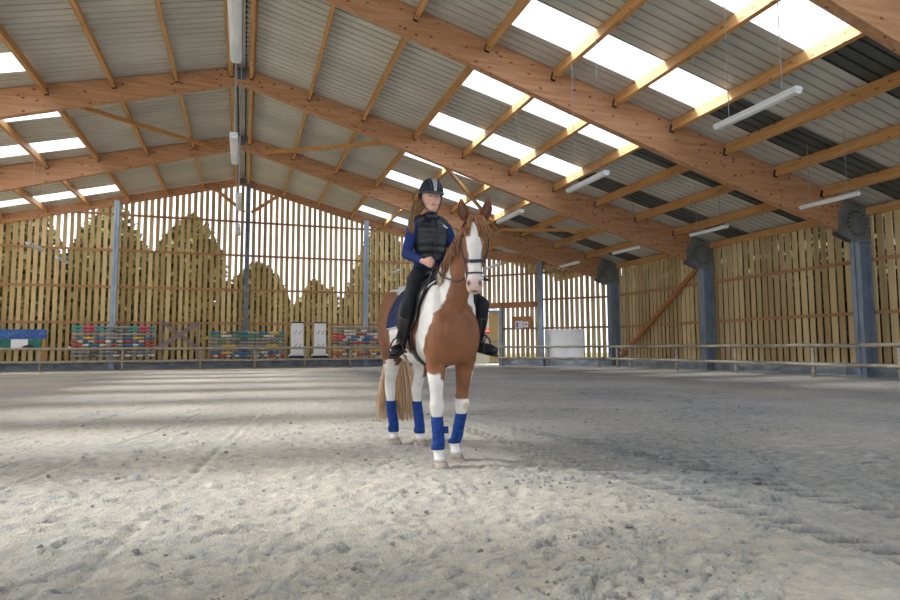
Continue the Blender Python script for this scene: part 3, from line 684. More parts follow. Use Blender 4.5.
# outside, seen through the gateway and the slats
MAT['extwhite'] = noise_mat('white_render', (.74, .74, .76), (.84, .83, .83), 1, .8); MAT['extred'] = plain('red_awning', (.55, .10, .07), .6)
sh = empty('white_shed', (14.9, 36.6, -.06), -.36, 'bright white building with a red awning seen through the gateway', 'building')
MB().box(-.9, .9, 0, 2.5, 0, 3.2).build('wall', 'extwhite', sh); MB().prism([(-.5, 1.95), (0, 2.15), (0, 2.25), (-.52, 2.05)], 'x', -.9, .9).build('awning', 'extred', sh)
MB().prism([(-.1, 3.2), (2.6, 3.2), (1.25, 3.7)], 'x', -1.0, 1.0).build('roof', 'plate', sh)
def plant(name, x, y, rx, ry, h, label, mat='foliage', n=2600, trunk=True, leaf=.16, cat='tree', group=None):
    root = empty(name, (x, y, -.06), 0, label, cat, group); rg = np.random.default_rng(int(abs(x*91+y*17))+1)
    mb = MB(); z0 = 0
    AA = rg.random(n)*6.283; TT = rg.random(n); NO = vnoise(AA*1.6+x, TT*4.+y, 2); NO2 = fbm(AA*2.2+x, AA*0+y, 3, 6)
    for i in range(n):
        a = float(AA[i]); t = float(TT[i])
        prof = max(0, math.sin(math.pi*min(1, t*.78+.22)))**.6
        r = (rg.random()**.5)*prof*(.85+.3*NO[i])
        p = Vector((rx*r*math.cos(a), ry*r*math.sin(a), z0+t*(h-z0)*(.78+.42*float(NO2[i]))))
        d1 = Vector(rg.normal(size=3)).normalized(); d2 = d1.cross(Vector(rg.normal(size=3))).normalized(); s = leaf*(.6+.8*rg.random())
        mb.add([p-d1*s-d2*s*.6, p+d1*s-d2*s*.6, p+d1*s*.7+d2*s*.6, p-d1*s*.7+d2*s*.6], [(0, 1, 2, 3)])
    mb.build('crown', mat, root)
    tr = MB(); tr.tube([(0, 0, 0), (.05, 0, h*.4), (0, .05, h*.8)], [.14, .09, .03], 8)
    for k in range(6):
        a = k*1.1; tr.tube([(0, 0, h*(.25+.08*k)), (rx*.5*math.cos(a), ry*.5*math.sin(a), h*(.42+.08*k))], [.05, .015], 5)
    tr.build('trunk', 'bark', root)
for i, (x, y, r, h, lab) in enumerate(((-15.5, 36.0, 3.0, 9.5, 'leafy tree beyond the slats at the far left edge'), (-11.2, 35.6, 2.9, 8.6, 'leafy tree beyond the slats above the blue banner'), (-6.9, 36.0, 2.9, 8.2, 'tall leafy tree beyond the slats beside the left wall post'), (-2.9, 35.6, 2.5, 8.0, 'pointed leafy tree beyond the slats above the crossed boards'),
    (.6, 35.6, 2.3, 5.6, 'low bush beyond the slats behind the centre post'), (4.0, 36.0, 2.3, 4.6, 'low bush beyond the slats above the white jump stands'), (8.0, 36, 2.5, 8.2, 'leafy tree beyond the slats left of the rider'), (12.0, 35.2, 1.7, 7.4, 'leafy tree beyond the slats behind the rider'))):
    plant('garden_tree' if h > 6 else 'garden_bush', x, y, r, 1.5, h, lab, group='greenery beyond the back wall', cat='tree' if h > 6 else 'bush', n=9000 if h > 6 else 5000, leaf=.17)
for i, (y) in enumerate((8.6, 12.2, 15.8, 19.4, 23.0, 26.6)):
    plant('hedge_tree', 20.8, y, 1.5, 2.4, 8.0, 'dark hedge tree outside the right wall, %s counting from the camera' % ordn[i], 'foliage2', 8000, leaf=.2, group='dark hedge outside the right wall')
# ------------------------------------------------------------------ horse
from mathutils.bvhtree import BVHTree
HX, HY, HA = 1.65, 5.4, .085
HYAW, HSH = -.48, .044      # the head turns on the neck
def warp(x, y, z):
    t = np.clip((-y-.66)/.26, 0, 1); wg = t*t*(3-2*t)*np.clip((z-1.30)/.08, 0, 1)
    u = np.clip((-y-.40)/.45, 0, 1); wn = u*u*(3-2*u)*np.clip((z-1.40)/.15, 0, 1)
    a = wg*HYAW; c_, s_ = np.cos(a), np.sin(a); yy = y+.90
    return x*c_-yy*s_+np.maximum(wn, wg)*HSH+.030*np.exp(-((y+.50)/.16)**2)*np.clip((z-1.40)/.15, 0, 1), x*s_+yy*c_-.90, z
def h2w(p):
    x, y, z = warp(p[0], p[1], p[2]); return (float(HX+x-HA*y), float(HY+y+HA*x), float(z))
def to_world(mb, origin=(0,0,0)):
    mb.v = [tuple(a-b for a, b in zip(h2w(p), origin)) for p in mb.v]; return mb
def organic(mb, name, mat, voxel, iters, parent=None, fac=.5):
    o = mb.build(name, mat, None, True)
    m = o.modifiers.new('r', 'REMESH'); m.mode = 'VOXEL'; m.voxel_size = voxel; m.use_smooth_shade = True
    s = o.modifiers.new('s', 'SMOOTH'); s.factor = fac; s.iterations = iters
    dg = bpy.context.evaluated_depsgraph_get(); me = bpy.data.meshes.new_from_object(o.evaluated_get(dg)); me.name = name
    o.modifiers.clear(); old = o.data; o.data = me; bpy.data.meshes.remove(old)
    me.polygons.foreach_set('use_smooth', [True]*len(me.polygons))
    if not me.materials: me.materials.append(MAT[mat])
    if parent is not None: o.parent = parent
    return o
def hring(c, rx, ry, n=20):   # horizontal ring
    return [(c[0]+rx*math.cos(2*math.pi*j/n), c[1]+ry*math.sin(2*math.pi*j/n), c[2]) for j in range(n)]
def leg(mb, secs, n=20): mb.rings([hring(s[:3], s[3], s[4], n) for s in secs]); return mb
def fb_loft(mb, secs, n=24):
    """sections in the sagittal plane: (front pt (y,z), back pt (y,z), half width, x centre)"""
    rg = []
    for (f, b, w_, x0) in secs:
        cy, cz = (f[0]+b[0])/2, (f[1]+b[1])/2; hy, hz = (f[0]-b[0])/2, (f[1]-b[1])/2
        rg.append([(x0+w_*math.sin(2*math.pi*j/n), cy+hy*math.cos(2*math.pi*j/n), cz+hz*math.cos(2*math.pi*j/n)) for j in range(n)])
    return mb.rings(rg)
hb = MB()
# trunk: y, top z, bottom z, half width
TR = [(-.69, 1.26, 1.02, .07), (-.66, 1.36, .93, .15), (-.60, 1.46, .87, .205), (-.50, 1.55, .84, .235), (-.38, 1.61, .83, .245), (-.25, 1.63, .82, .255), (-.10, 1.60, .82, .27), (.10, 1.56, .82, .288), (.30, 1.57, .84, .295), (.48, 1.62, .90, .29), (.62, 1.645, .97, .285), (.76, 1.62, 1.0, .265), (.88, 1.54, 1.04, .22), (.97, 1.44, 1.12, .14), (1.0, 1.36, 1.2, .06)]
rg = []
for (y, zt, zb, hw) in TR:
    n = 32; r = []
    zc = (zt+zb)/2; hh = (zt-zb)/2
    for j in range(n):
        a = 2*math.pi*j/n; c_, s_ = math.cos(a), math.sin(a); e = .86
        wz = hw*(1-.16*max(0, c_)) * (1-(.30 if y < -.3 else .10)*max(0, -c_)**2)
        r.append((math.copysign(abs(s_)**e, s_)*wz, y, zc-.04*(1-abs(c_))+math.copysign(abs(c_)**e, c_)*hh))
    rg.append(r)
hb.rings(rg)
# neck
fb_loft(hb, [((-.64, 1.10), (-.20, 1.60), .17, 0), ((-.68, 1.25), (-.26, 1.655), .150, 0), ((-.735, 1.42), (-.40, 1.695), .112, 0), ((-.78, 1.57), (-.53, 1.80), .092, 0), ((-.82, 1.70), (-.655, 1.92), .082, 0), ((-.87, 1.80), (-.75, 2.03), .080, 0), ((-.95, 1.86), (-.86, 2.06), .072, 0), ((-.99, 1.92), (-.92, 2.03), .05, 0)])
# head
HD = [((-1.00, 2.055), (-.90, 2.05), .048), ((-1.045, 2.03), (-.86, 1.99), .078), ((-1.085, 1.975), (-.83, 1.92), .093), ((-1.115, 1.91), (-.82, 1.85), .103), ((-1.14, 1.85), (-.83, 1.775), .106), ((-1.16, 1.78), (-.87, 1.71), .092), ((-1.18, 1.70), (-.955, 1.645), .072), ((-1.20, 1.62), (-1.02, 1.575), .060), ((-1.215, 1.545), (-1.06, 1.515), .060), ((-1.222, 1.49), (-1.085, 1.46), .066), ((-1.205, 1.44), (-1.10, 1.425), .058), ((-1.17, 1.41), (-1.12, 1.41), .035)]
fb_loft(hb, [(f, b, w_, 0) for f, b, w_ in HD], 28)
for s in (1, -1):   # jowl, brow ridge, nostril rim, chest muscles
    hb.ball((s*.055, -.895, 1.835), (.05, .085, .10)); hb.ball((s*.082, -1.045, 1.915), (.030, .045, .035)); hb.ball((s*.040, -1.195, 1.49), (.026, .030, .036))
    hb.ball((s*.115, -.575, 1.10), (.12, .115, .24)); hb.ball((s*.078, -.655, 1.12), (.068, .055, .13)); hb.ball((s*.165, -.53, .93), (.062, .07, .12)); hb.ball((s*.15, -.42, 1.22), (.105, .20, .34))
    hb.ball((s*.14, .62, 1.27), (.155, .26, .34)); hb.ball((s*.13, .80, 1.18), (.12, .16, .24))
hb.ball((0, -1.135, 1.435), (.035, .04, .032))
# front legs (x, y, z, rx, ry)
def front(x0, x1, x2, y0, y1, y2):
    return [(x0, y0, 1.12, .10, .15), (x0, y0, .98, .092, .13), (x0*.6+x1*.4, y0*.8+y1*.2, .86, .083, .105), (x0*.4+x1*.6, y0*.5+y1*.5, .74, .070, .085), (x0*.15+x1*.85, y0*.2+y1*.8, .62, .055, .062), (x1, y1, .56, .057, .062), (x1, y1-.008, .51, .065, .066), (x1, y1, .46, .055, .056),
            (x1*.9+x2*.1, y1*.9+y2*.1, .41, .040, .044), (x1*.5+x2*.5, y1*.5+y2*.5, .30, .036, .042), (x1*.2+x2*.8, y1*.2+y2*.8, .20, .040, .046), (x2, y2+.035, .16, .047, .052), (x2, y2+.025, .125, .042, .046), (x2, y2+.005, .09, .041, .045), (x2, y2-.01, .065, .052, .056), (x2, y2-.01, .05, .054, .058)]
LEGS = {}
LEGS['rf'] = front(-.125, -.140, -.145, -.47, -.52, -.585); LEGS['lf'] = front(.185, .150, .120, -.43, -.40, -.33)
def hind(x0, x1, x2, y0, yk, y2):
    return [(x0, y0, 1.20, .125, .22), (x0, y0-.03, 1.08, .125, .20), (x0, y0-.06, .96, .112, .165), (x0*.7+x1*.3, y0-.03, .84, .088, .115), (x0*.4+x1*.6, yk-.09, .73, .066, .078), (x0*.2+x1*.8, yk-.03, .64, .056, .066), (x1, yk, .57, .055, .070), (x1, yk, .51, .050, .060), (x1*.9+x2*.1, yk-.01, .44, .041, .046),
            (x1*.5+x2*.5, (yk+y2)/2, .30, .037, .042), (x2, y2*.8+yk*.2, .20, .040, .045), (x2, y2+.035, .16, .047, .052), (x2, y2+.02, .12, .042, .046), (x2, y2, .085, .042, .046), (x2, y2-.01, .065, .053, .056), (x2, y2-.01, .05, .055, .058)]
LEGS['rh'] = hind(-.155, -.105, -.085, .70, .84, .76); LEGS['lh'] = hind(.15, .125, .125, .62, .66, .55)
for k in LEGS: leg(hb, LEGS[k])
horse = empty('horse', (HX, HY, 0), 0, 'chestnut and white patched horse with blue leg wraps facing the camera under its rider', 'horse')
MAT['coat'] = None
m, t, b = new_mat('horse_coat', .55, 0, .35); N = t.nodes; L_ = t.links
at = N.new('ShaderNodeAttribute'); at.attribute_name = 'coat'; tcn = N.new('ShaderNodeTexCoord'); nz = N.new('ShaderNodeTexNoise'); nz.inputs['Scale'].default_value = 5; nz.inputs['Detail'].default_value = 6
L_.new(tcn.outputs['Object'], nz.inputs[0]); mr = N.new('ShaderNodeMapRange'); mr.inputs[1].default_value = .3; mr.inputs[2].default_value = .7; mr.inputs[3].default_value = .80; mr.inputs[4].default_value = 1.15
L_.new(nz.outputs['Fac'], mr.inputs[0]); mu = N.new('ShaderNodeMix'); mu.data_type = 'RGBA'; mu.blend_type = 'MULTIPLY'; mu.inputs[0].default_value = 1
L_.new(at.outputs['Color'], mu.inputs[6]); L_.new(mr.outputs[0], mu.inputs[7]); L_.new(mu.outputs[2], b.inputs['Base Color'])
MAT['coat'] = m
raw = MB(); raw.v = list(hb.v); raw.f = list(hb.f)
body = organic(hb, 'body', 'coat', .0105, 9)
me = body.data; nv = len(me.vertices); P = np.zeros(nv*3, np.float32); me.vertices.foreach_get('co', P); P = P.reshape(-1, 3)
bvh = BVHTree.FromPolygons([tuple(p) for p in P], [tuple(q.vertices) for q in me.polygons])   # horse-local
def coat_colour(P):
    x, y, z = P[:, 0], P[:, 1], P[:, 2]
    jag = (fbm(x*9+y*7+3, z*14+y*5, 4, 77)-.5)
    brown = np.array([.245, .100, .043]); white = np.array([.80, .77, .73]); pink = np.array([.66, .42, .38]); dkbrown = np.array([.15, .058, .026])
    C = np.tile(brown, (len(P), 1))
    dk = np.clip((fbm(y*3+1, z*3, 3, 9)-.45)*3, 0, 1)[:, None]*.5; C = C*(1-dk)+dkbrown*dk
    wmask = np.zeros(len(P))
    def soft(v, e=.012): return np.clip(v/e, 0, 1)
    # blaze
    bw = np.interp(z, [1.44, 1.52, 1.62, 1.72, 1.82, 1.90, 1.97, 2.0], [.080, .066, .052, .052, .066, .080, .046, .0])
    head = (y < -.98) & (z > 1.38); front = y < (np.interp(z, [1.4, 1.5, 1.7, 1.85, 2.0], [-1.08, -1.10, -1.06, -1.03, -.98]))
    wmask = np.maximum(wmask, soft((bw-np.abs(x-.004+.01*jag))+jag*.012, .008)*head*front)
    # shoulder band on the right side
    zc = np.interp(z, [.80, 1.0, 1.2, 1.4, 1.6, 1.75], [-.24, -.34, -.47, -.54, -.56, -.56])
    hw = np.interp(z, [.80, 1.0, 1.2, 1.4, 1.6, 1.75], [.07, .10, .115, .10, .09, .05])
    for sgn in (-1, 1):
        wmask = np.maximum(wmask, soft(hw-np.abs(y-zc)+jag*.06)*(x*sgn > .05)*(z > .82))
    # rump top, rear edge, flank
    wmask = np.maximum(wmask, soft(.17-np.hypot((y-.42)*.8, (z-1.70)*1.0)+jag*.10)*(y > 0))
    wmask = np.maximum(wmask, soft(y-.80-np.interp(z, [.9, 1.2, 1.5], [.0, .06, .12])+jag*.10)*(z < 1.5))
    wmask = np.maximum(wmask, soft(.16-np.hypot(y-.16, (z-1.10)*.7)+jag*.2)*(x < 0))
    wmask = np.maximum(wmask, soft(.12-np.hypot(y+.0, (z-.86)*.8)+jag*.2))
    # legs
    rf = (x < .0) & (y < -.2); lf = (x >= .0) & (y < -.15); rh = (x < .02) & (y > .3); lh = (x >= .02) & (y > .3)
    lim = np.where(rf, np.where(x < -.125, .79, .71)+jag*.14, np.where(lf, np.where(x > .205, .80, .545)+jag*.05, np.where(rh, .86+jag*.14, np.where(x > .14, .70, .88)+jag*.14)))
    wmask = np.maximum(wmask, soft(lim-z, .01)*(z < .9))
    wm = wmask[:, None]; C = C*(1-wm)+white*wm
    # callus on the left knee, pink muzzle, dark nostrils and mouth, dirty pasterns
    k = np.clip(1-np.hypot(x-.165, (z-.485)*.9)/.045, 0, 1)*(lf)*(y < -.40); C = C*(1-(k > .3)[:, None]*.6)+np.array([.50, .34, .18])*((k > .3)[:, None]*.6)
    mz = (np.clip((1.56-z)/.06, 0, 1)*(y < -1.02)*(z > 1.35)*.75)[:, None]; C = C*(1-mz)+pink*mz
    for s in (1, -1):
        nd = np.clip(1.25-np.hypot((x-s*.043)/.016, (z-1.487)/.026), 0, 1)*(y < -1.15)
        C = C*(1-nd[:, None])+np.array([.03, .02, .02])*nd[:, None]
    md = np.clip(1.2-np.hypot(x/.04, (z-1.425)/.011), 0, 1)*(y < -1.0); C = C*(1-md[:, None])+np.array([.10, .05, .045])*md[:, None]
    dt = (np.clip((.085-z)/.02, 0, 1)*.65)[:, None]; C = C*(1-dt)+np.array([.20, .14, .10])*dt
    return C
C_ = coat_colour(P); ca_ = me.color_attributes.new('coat', 'FLOAT_COLOR', 'POINT')
ca_.data.foreach_set('color', np.concatenate([C_, np.ones((nv, 1))], 1).astype(np.float32).ravel())
wx, wy, wz = warp(P[:, 0], P[:, 1], P[:, 2]); WP = np.stack([wx-HA*wy, wy+HA*wx, wz], -1).astype(np.float32); me.vertices.foreach_set('co', WP.ravel()); me.update()
body.parent = horse
HO = (HX, HY, 0)
def hbuild(mb, name, mat, parent, smooth=True, origin=HO):
    to_world(mb, origin); return mb.build(name, mat, parent, smooth)
def snap(p, off=.004):
    r = bvh.find_nearest(Vector(p)); return r[0]+r[1]*off
def strap(pts, w_=.011, off=.006, sub=6, flat=.35):
    """snapped strap polyline"""
    out = []
    for a, b_ in zip(pts[:-1], pts[1:]):
        for i in range(sub):
            q = Vector(a).lerp(Vector(b_), i/sub); out.append(q)
    out.append(Vector(pts[-1])); out = [snap(q, off) for q in out]
    return out
def ribbon(mb, pts, w_, th, centre=None):
    """flat strap: width w_ across, laid on the surface"""
    pts = [Vector(p) for p in pts]; rg = []
    for i, p in enumerate(pts):
        d = (pts[min(i+1, len(pts)-1)]-pts[max(i-1, 0)]).normalized(); r = bvh.find_nearest(p); nn = r[1]
        a = d.cross(nn).normalized()*w_/2; n2 = a.cross(d).normalized()*th/2
        rg.append([p-a-n2, p+a-n2, p+a+n2, p-a+n2])
    return mb.rings(rg)
# hooves, wraps, ears, eyes
MAT['hoof'] = noise_mat('pale_hoof_horn', (.22, .17, .14), (.50, .42, .35), 12, .6, stretch=(1, 1, 3))
MAT['wrap'] = noise_mat('royal_blue_leg_wrap', (.004, .028, .15), (.010, .055, .26), 25, .8, bump=.3)
MAT['earbrown'] = noise_mat('ear_coat', (.20, .075, .03), (.27, .105, .04), 8, .6); MAT['earin'] = plain('ear_inside', (.16, .08, .05), .8)
MAT['eye'] = plain('dark_eye', (.012, .008, .006), .08, 0, .6)
HOOF = {'rf': (-.145, -.595, 0), 'lf': (.120, -.34, 0), 'rh': (-.085, .75, 0), 'lh': (.125, .54, 0)}
for k, (x, y, z) in HOOF.items():
    mb = MB(); leg(mb, [(x, y-.014, -.006, .073, .082), (x, y-.012, .004, .073, .082), (x, y-.004, .042, .063, .070), (x, y+.002, .058, .056, .060)], 20); hbuild(mb, 'hoof', 'hoof', horse)
    S = LEGS[k]; mb = MB(); ks = np.array([[s[2], s[0], s[1], s[3], s[4]] for s in S])[::-1]
    zs = np.linspace(.150, .415, 13) if k in ('rf', 'lf') else np.linspace(.125, .44, 13); rgs = []
    for i, z_ in enumerate(zs):
        v = [np.interp(z_, ks[:, 0], ks[:, c]) for c in range(1, 5)]; e = .011+.0012*math.sin(i*2.1)
        rgs.append(hring((v[0], v[1], z_), max(v[2], .040)+e, max(v[3], .044)+e, 20))
    mb.rings(rgs); wr_ = hbuild(mb, 'leg_wrap', 'wrap', horse)
    if k == 'rf':
        mb = MB(); mb.box(x+.05, x+.085, y+.01, y+.035, .28, .335); hbuild(mb, 'strap_end', 'wrap', wr_, False)
for s in (1, -1):
    base = Vector((s*.066, -.925, 2.03)); tip = Vector((s*.108, -.945, 2.215)); mb = MB(); rgs = []
    for i, (tt, w_, dp) in enumerate(((0, .036, .032), (.15, .046, .034), (.35, .050, .030), (.55, .044, .024), (.75, .028, .014), (.9, .014, .008), (1, .003, .003))):
        c = base.lerp(tip, tt)+Vector((s*.012*math.sin(tt*3.14), 0, 0)); r = []
        for j in range(16):
            a = 2*math.pi*j/16; xx = w_*math.cos(a); yy = dp*math.sin(a)
            if yy < 0: yy = -yy*.25-dp*.15+dp*.35      # hollow front
            r.append((c.x+xx, c.y+yy, c.z+.0))
        rgs.append(r)
    mb.rings(rgs); ear = hbuild(mb, 'ear', 'earbrown', horse)
    mb = MB(); rgs = []
    for tt, w_ in ((.12, .024), (.35, .030), (.6, .024), (.8, .012)):
        c = base.lerp(tip, tt)+Vector((s*.012*math.sin(tt*3.14), -.004-.004*(1-tt), 0)); rgs.append([(c.x-w_, c.y, c.z), (c.x, c.y+.006, c.z), (c.x+w_, c.y, c.z), (c.x, c.y-.002, c.z)])
    mb.rings(rgs); hbuild(mb, 'ear_inside', 'earin', ear)
    e = snap((s*.11, -1.06, 1.875), -.004); mb = MB(); mb.ball(tuple(e), (.013, .020, .017), 12, 8); hbuild(mb, 'eye', 'eye', horse)
    e2 = snap((s*.11, -1.055, 1.897), 0); pts = strap([(s*.115, -1.085, 1.885), (s*.115, -1.06, 1.902), (s*.115, -1.03, 1.885)], off=.001, sub=4)
    mb = MB(); mb.tube(pts, .006, 6); hbuild(mb, 'eyelid', 'earbrown', horse)
# hair
def hair_mat(name, c1, c2, c3):
    m, t, b = new_mat(name, .5, 0, .4); N = t.nodes; L = t.links; g = N.new('ShaderNodeNewGeometry'); r = N.new('ShaderNodeValToRGB')
    tc = N.new('ShaderNodeTexCoord'); n = N.new('ShaderNodeTexNoise'); n.inputs['Scale'].default_value = 14
    mp = N.new('ShaderNodeMapping'); mp.inputs['Scale'].default_value = (3, 3, .5); L.new(tc.outputs['Object'], mp.inputs[0]); L.new(mp.outputs[0], n.inputs[0])
    a = N.new('ShaderNodeMath'); a.operation = 'MULTIPLY_ADD'; a.inputs[1].default_value = .5; L.new(g.outputs['Random Per Island'], a.inputs[0])
    s = N.new('ShaderNodeMath'); s.operation = 'MULTIPLY'; s.inputs[1].default_value = .5; L.new(n.outputs['Fac'], s.inputs[0]); L.new(s.outputs[0], a.inputs[2])
    e = r.color_ramp.elements; e[0].position = .15; e[0].color = (*c1, 1); e[1].position = .85; e[1].color = (*c3, 1); k = e.new(.5); k.color = (*c2, 1)
    L.new(a.outputs[0], r.inputs[0]); L.new(r.outputs[0], b.inputs['Base Color']); return m
MAT['mane'] = hair_mat('chestnut_mane_hair', (.13, .05, .02), (.26, .115, .05), (.48, .27, .14))
MAT['tail'] = hair_mat('blonde_tail_hair', (.46, .26, .12), (.70, .47, .27), (.86, .68, .47))
MAT['paletuft'] = hair_mat('pale_mane_hair', (.45, .30, .18), (.66, .52, .38), (.80, .70, .58))
def strand(mb, pts, r0, r1, k=9, flat=None):
    pts = [Vector(p) for p in pts]; out = []; n = len(pts)-1
    for i in range(k):
        t = i/(k-1)*n; j = min(int(t), n-1); f = t-j
        p0, p1, p2, p3 = pts[max(j-1, 0)], pts[j], pts[j+1], pts[min(j+2, n)]
        out.append(.5*((2*p1)+(-p0+p2)*f+(2*p0-5*p1+4*p2-p3)*f*f+(-p0+3*p1-3*p2+p3)*f**3))
    mb.tube(out, [r0+(r1-r0)*(i/(k-1))**1.5 for i in range(k)], 5)
R = random.Random(11)
CR = [(-.90, 2.065), (-.80, 2.05), (-.71, 1.965), (-.60, 1.87), (-.49, 1.775), (-.42, 1.71)]
mb = MB()
for i in range(200):
    t = R.random()**.9*(len(CR)-1.6); j = int(t); f = t-j; y = CR[j][0]*(1-f)+CR[j+1][0]*f; z = CR[j][1]*(1-f)+CR[j+1][1]*f
    L = R.uniform(.10, .22)*(1 if t > .6 else .8); w0 = R.uniform(-.02, .01)
    p0 = Vector((w0, y, z-.008)); o1 = -(.045+.02*t/3+R.uniform(0, .012)); o2 = -(.075+.022*t/3+R.uniform(0, .02))
    strand(mb, [p0, p0+Vector((o1*.55, -.01, .012)), p0+Vector((o1-.02, -.02, -L*.35)), p0+Vector((o2-.01, -.02+R.uniform(-.05, .03), -L))], R.uniform(.006, .011), .0015)
hbuild(mb, 'mane', 'mane', horse)
mb = MB()
for i in range(60):     # pale tuft at the withers
    y = R.uniform(-.50, -.38); z = np.interp(y, [-.50, -.40, -.30], [1.78, 1.695, 1.655])
    p0 = Vector((R.uniform(-.02, .01), y, z-.005)); L = R.uniform(.12, .22)
    strand(mb, [p0, p0+Vector((-.05, -.01, .01)), p0+Vector((-.11, -.03, -L*.5)), p0+Vector((-.135+R.uniform(-.02, .02), -.06, -L))], R.uniform(.006, .010), .0015)
hbuild(mb, 'pale_mane_tuft', 'paletuft', horse)
mb = MB()
for i in range(120):
    s = -1 if R.random() < .38 else 1; u = R.random(); x0 = R.uniform(-.035, .035)
    L = R.uniform(.12, .19) if s < 0 else R.uniform(.15, .26)
    p0 = Vector((x0, -.93+R.uniform(-.03, .02), 2.065)); xe = s*(.03+u*(.045 if s < 0 else .105))
    pm = Vector((x0*.7+xe*.4, -1.045-R.uniform(0, .012), 2.03)); q = Vector((xe*.8, -1.10+.35*max(0, abs(xe)-.05), 2.05-L*.55)); e_ = Vector((xe*1.08, -1.125+.5*max(0, abs(xe)-.05), 2.05-L))
    if s < 0 or abs(xe) > .03: strand(mb, [p0, pm, q, e_], R.uniform(.006, .010), .002)
hbuild(mb, 'forelock', 'mane', horse)
mb = MB()
for i in range(420):
    a = R.uniform(0, 6.28); rr_ = R.random()**.5; dx = math.cos(a)*rr_; dy = math.sin(a)*rr_
    zb = R.uniform(.20, .42); xl = -.30 if dx < -.45 else 0
    strand(mb, [(.01+dx*.03, .96+dy*.02, 1.40), (.02+dx*.05, 1.05+dy*.03, 1.25), (.03+dx*.11, 1.04+dy*.05, .95), (.02+dx*.20, .98+dy*.08, .62), (.01+dx*.24+R.uniform(-.02, .02), .96+dy*.1, zb)], .0075, .003, 12)
hbuild(mb, 'tail', 'tail', horse)

# ------------------------------------------------------------------ tack
MAT['leather'] = noise_mat('black_leather', (.010, .010, .012), (.028, .028, .032), 12, .35, spec=.5)
MAT['navy'] = noise_mat('navy_quilted_cloth', (.010, .018, .06), (.020, .032, .10), 14, .85, bump=.4)
MAT['trim'] = plain('white_piping', (.75, .76, .78), .6); MAT['chrome'] = plain('chrome', (.65, .66, .68), .2, 1)
sp = empty('saddle_pad', h2w((0, 0, 1.60)), 0, 'navy saddle pad with white piping on the horse back', 'saddle pad'); so = tuple(sp.location)
def wrap_sheet(yf, yb, zbot, off, th, ns=14, na=26):
    """sheet over the back: yf(v), yb(v): front and back edges at depth v in 0..1 down each side"""
    outer = []; 
    for j in range(-na, na+1):
        v = abs(j)/na; sg = -1 if j < 0 else 1; row = []
        for i in range(ns+1):
            y = yf(v)+(yb(v)-yf(v))*i/ns; zz = 1.72-(1.72-zbot(i/ns))*v
            # side point: cast inwards horizontally for the flank, downwards near the spine
            if v < .16:
                r = bvh.ray_cast(Vector((sg*v/.16*.12, y, 2.4)), Vector((0, 0, -1))); p = r[0]; nn = r[1]
            else:
                zq = (1.555-(1.555-zbot(i/ns))*((v-.16)/.84)); r = bvh.ray_cast(Vector((sg*.8, y, zq)), Vector((-sg, 0, 0))); p = r[0]; nn = r[1]
            row.append(p+nn*off)
        outer.append(row)
    return outer
def sheet_mesh(outer, th):
    mb = MB(); n = len(outer[0]); vs = [p for row in outer for p in row]; mb.add(vs, [(a*n+i, a*n+i+1, (a+1)*n+i+1, (a+1)*n+i) for a in range(len(outer)-1) for i in range(n-1)]); return mb
def solid(o, th):
    m = o.modifiers.new('thickness', 'SOLIDIFY'); m.thickness = th; m.offset = 1 if False else -1; return o
PAD = wrap_sheet(lambda v: -.49+.19*v, lambda v: .30+.03*v-.0*v, lambda u: 1.20+.02*math.cos(u*3.14), .016, .01)
for row in PAD:
    for p in row:
        if p.z > 1.5: p.z += .006
solid(hbuild(sheet_mesh(PAD, .01), 'pad_cloth', 'navy', sp, True, so), .010)
edge = [row[0] for row in PAD]+PAD[-1][1:]+[row[-1] for row in PAD[::-1]][1:]+PAD[0][::-1][1:]
mb = MB(); mb.tube(edge, .008, 6, caps=False); hbuild(mb, 'white_piping', 'trim', sp, True, so)
sd = empty('saddle', h2w((0, -.02, 1.62)), 0, 'black leather saddle under the rider with hanging stirrups', 'saddle'); so = tuple(sd.location)
mb = MB(); rgs = []
for (y, zc, hw, hh) in ((-.27, 1.665, .05, .035), (-.24, 1.70, .085, .05), (-.17, 1.685, .105, .045), (-.06, 1.65, .125, .04), (.06, 1.645, .15, .045), (.15, 1.67, .165, .055), (.21, 1.70, .15, .055), (.235, 1.70, .10, .035)):
    rgs.append([(hw*math.sin(2*math.pi*j/24), y, zc+hh*math.cos(2*math.pi*j/24)-.22*(hw*math.sin(2*math.pi*j/24))**2/hw) for j in range(24)])
mb.rings(rgs); hbuild(mb, 'seat', 'leather', sd, True, so)
FL = wrap_sheet(lambda v: -.39+.08*v-.11*math.sin(3.14*min(1, v*1.0)), lambda v: .16-.14*v, lambda u: 1.13+.05*(2*u-1)**2, .030, .01)
solid(hbuild(sheet_mesh(FL, .01), 'flap', 'leather', sd, True, so), .008)
mb = MB(); pts = []
for j in range(25):
    a = math.pi*(-.62)+j/24*math.pi*1.24; r = bvh.ray_cast(Vector((0, -.20, 1.2))+Vector((math.sin(a), 0, -math.cos(a)))*.9, -Vector((math.sin(a), 0, -math.cos(a)))); pts.append(r[0]+r[1]*.012)
ribbon(mb, pts, .07, .012); hbuild(mb, 'girth', 'leather', sd, True, so)
ANK = {-1: Vector((-.318, -.12, 1.035)), 1: Vector((.385, -.26, 1.04))}
TOE = {-1: Vector((-.452, -.285, .960)), 1: Vector((.47, -.43, .97))}
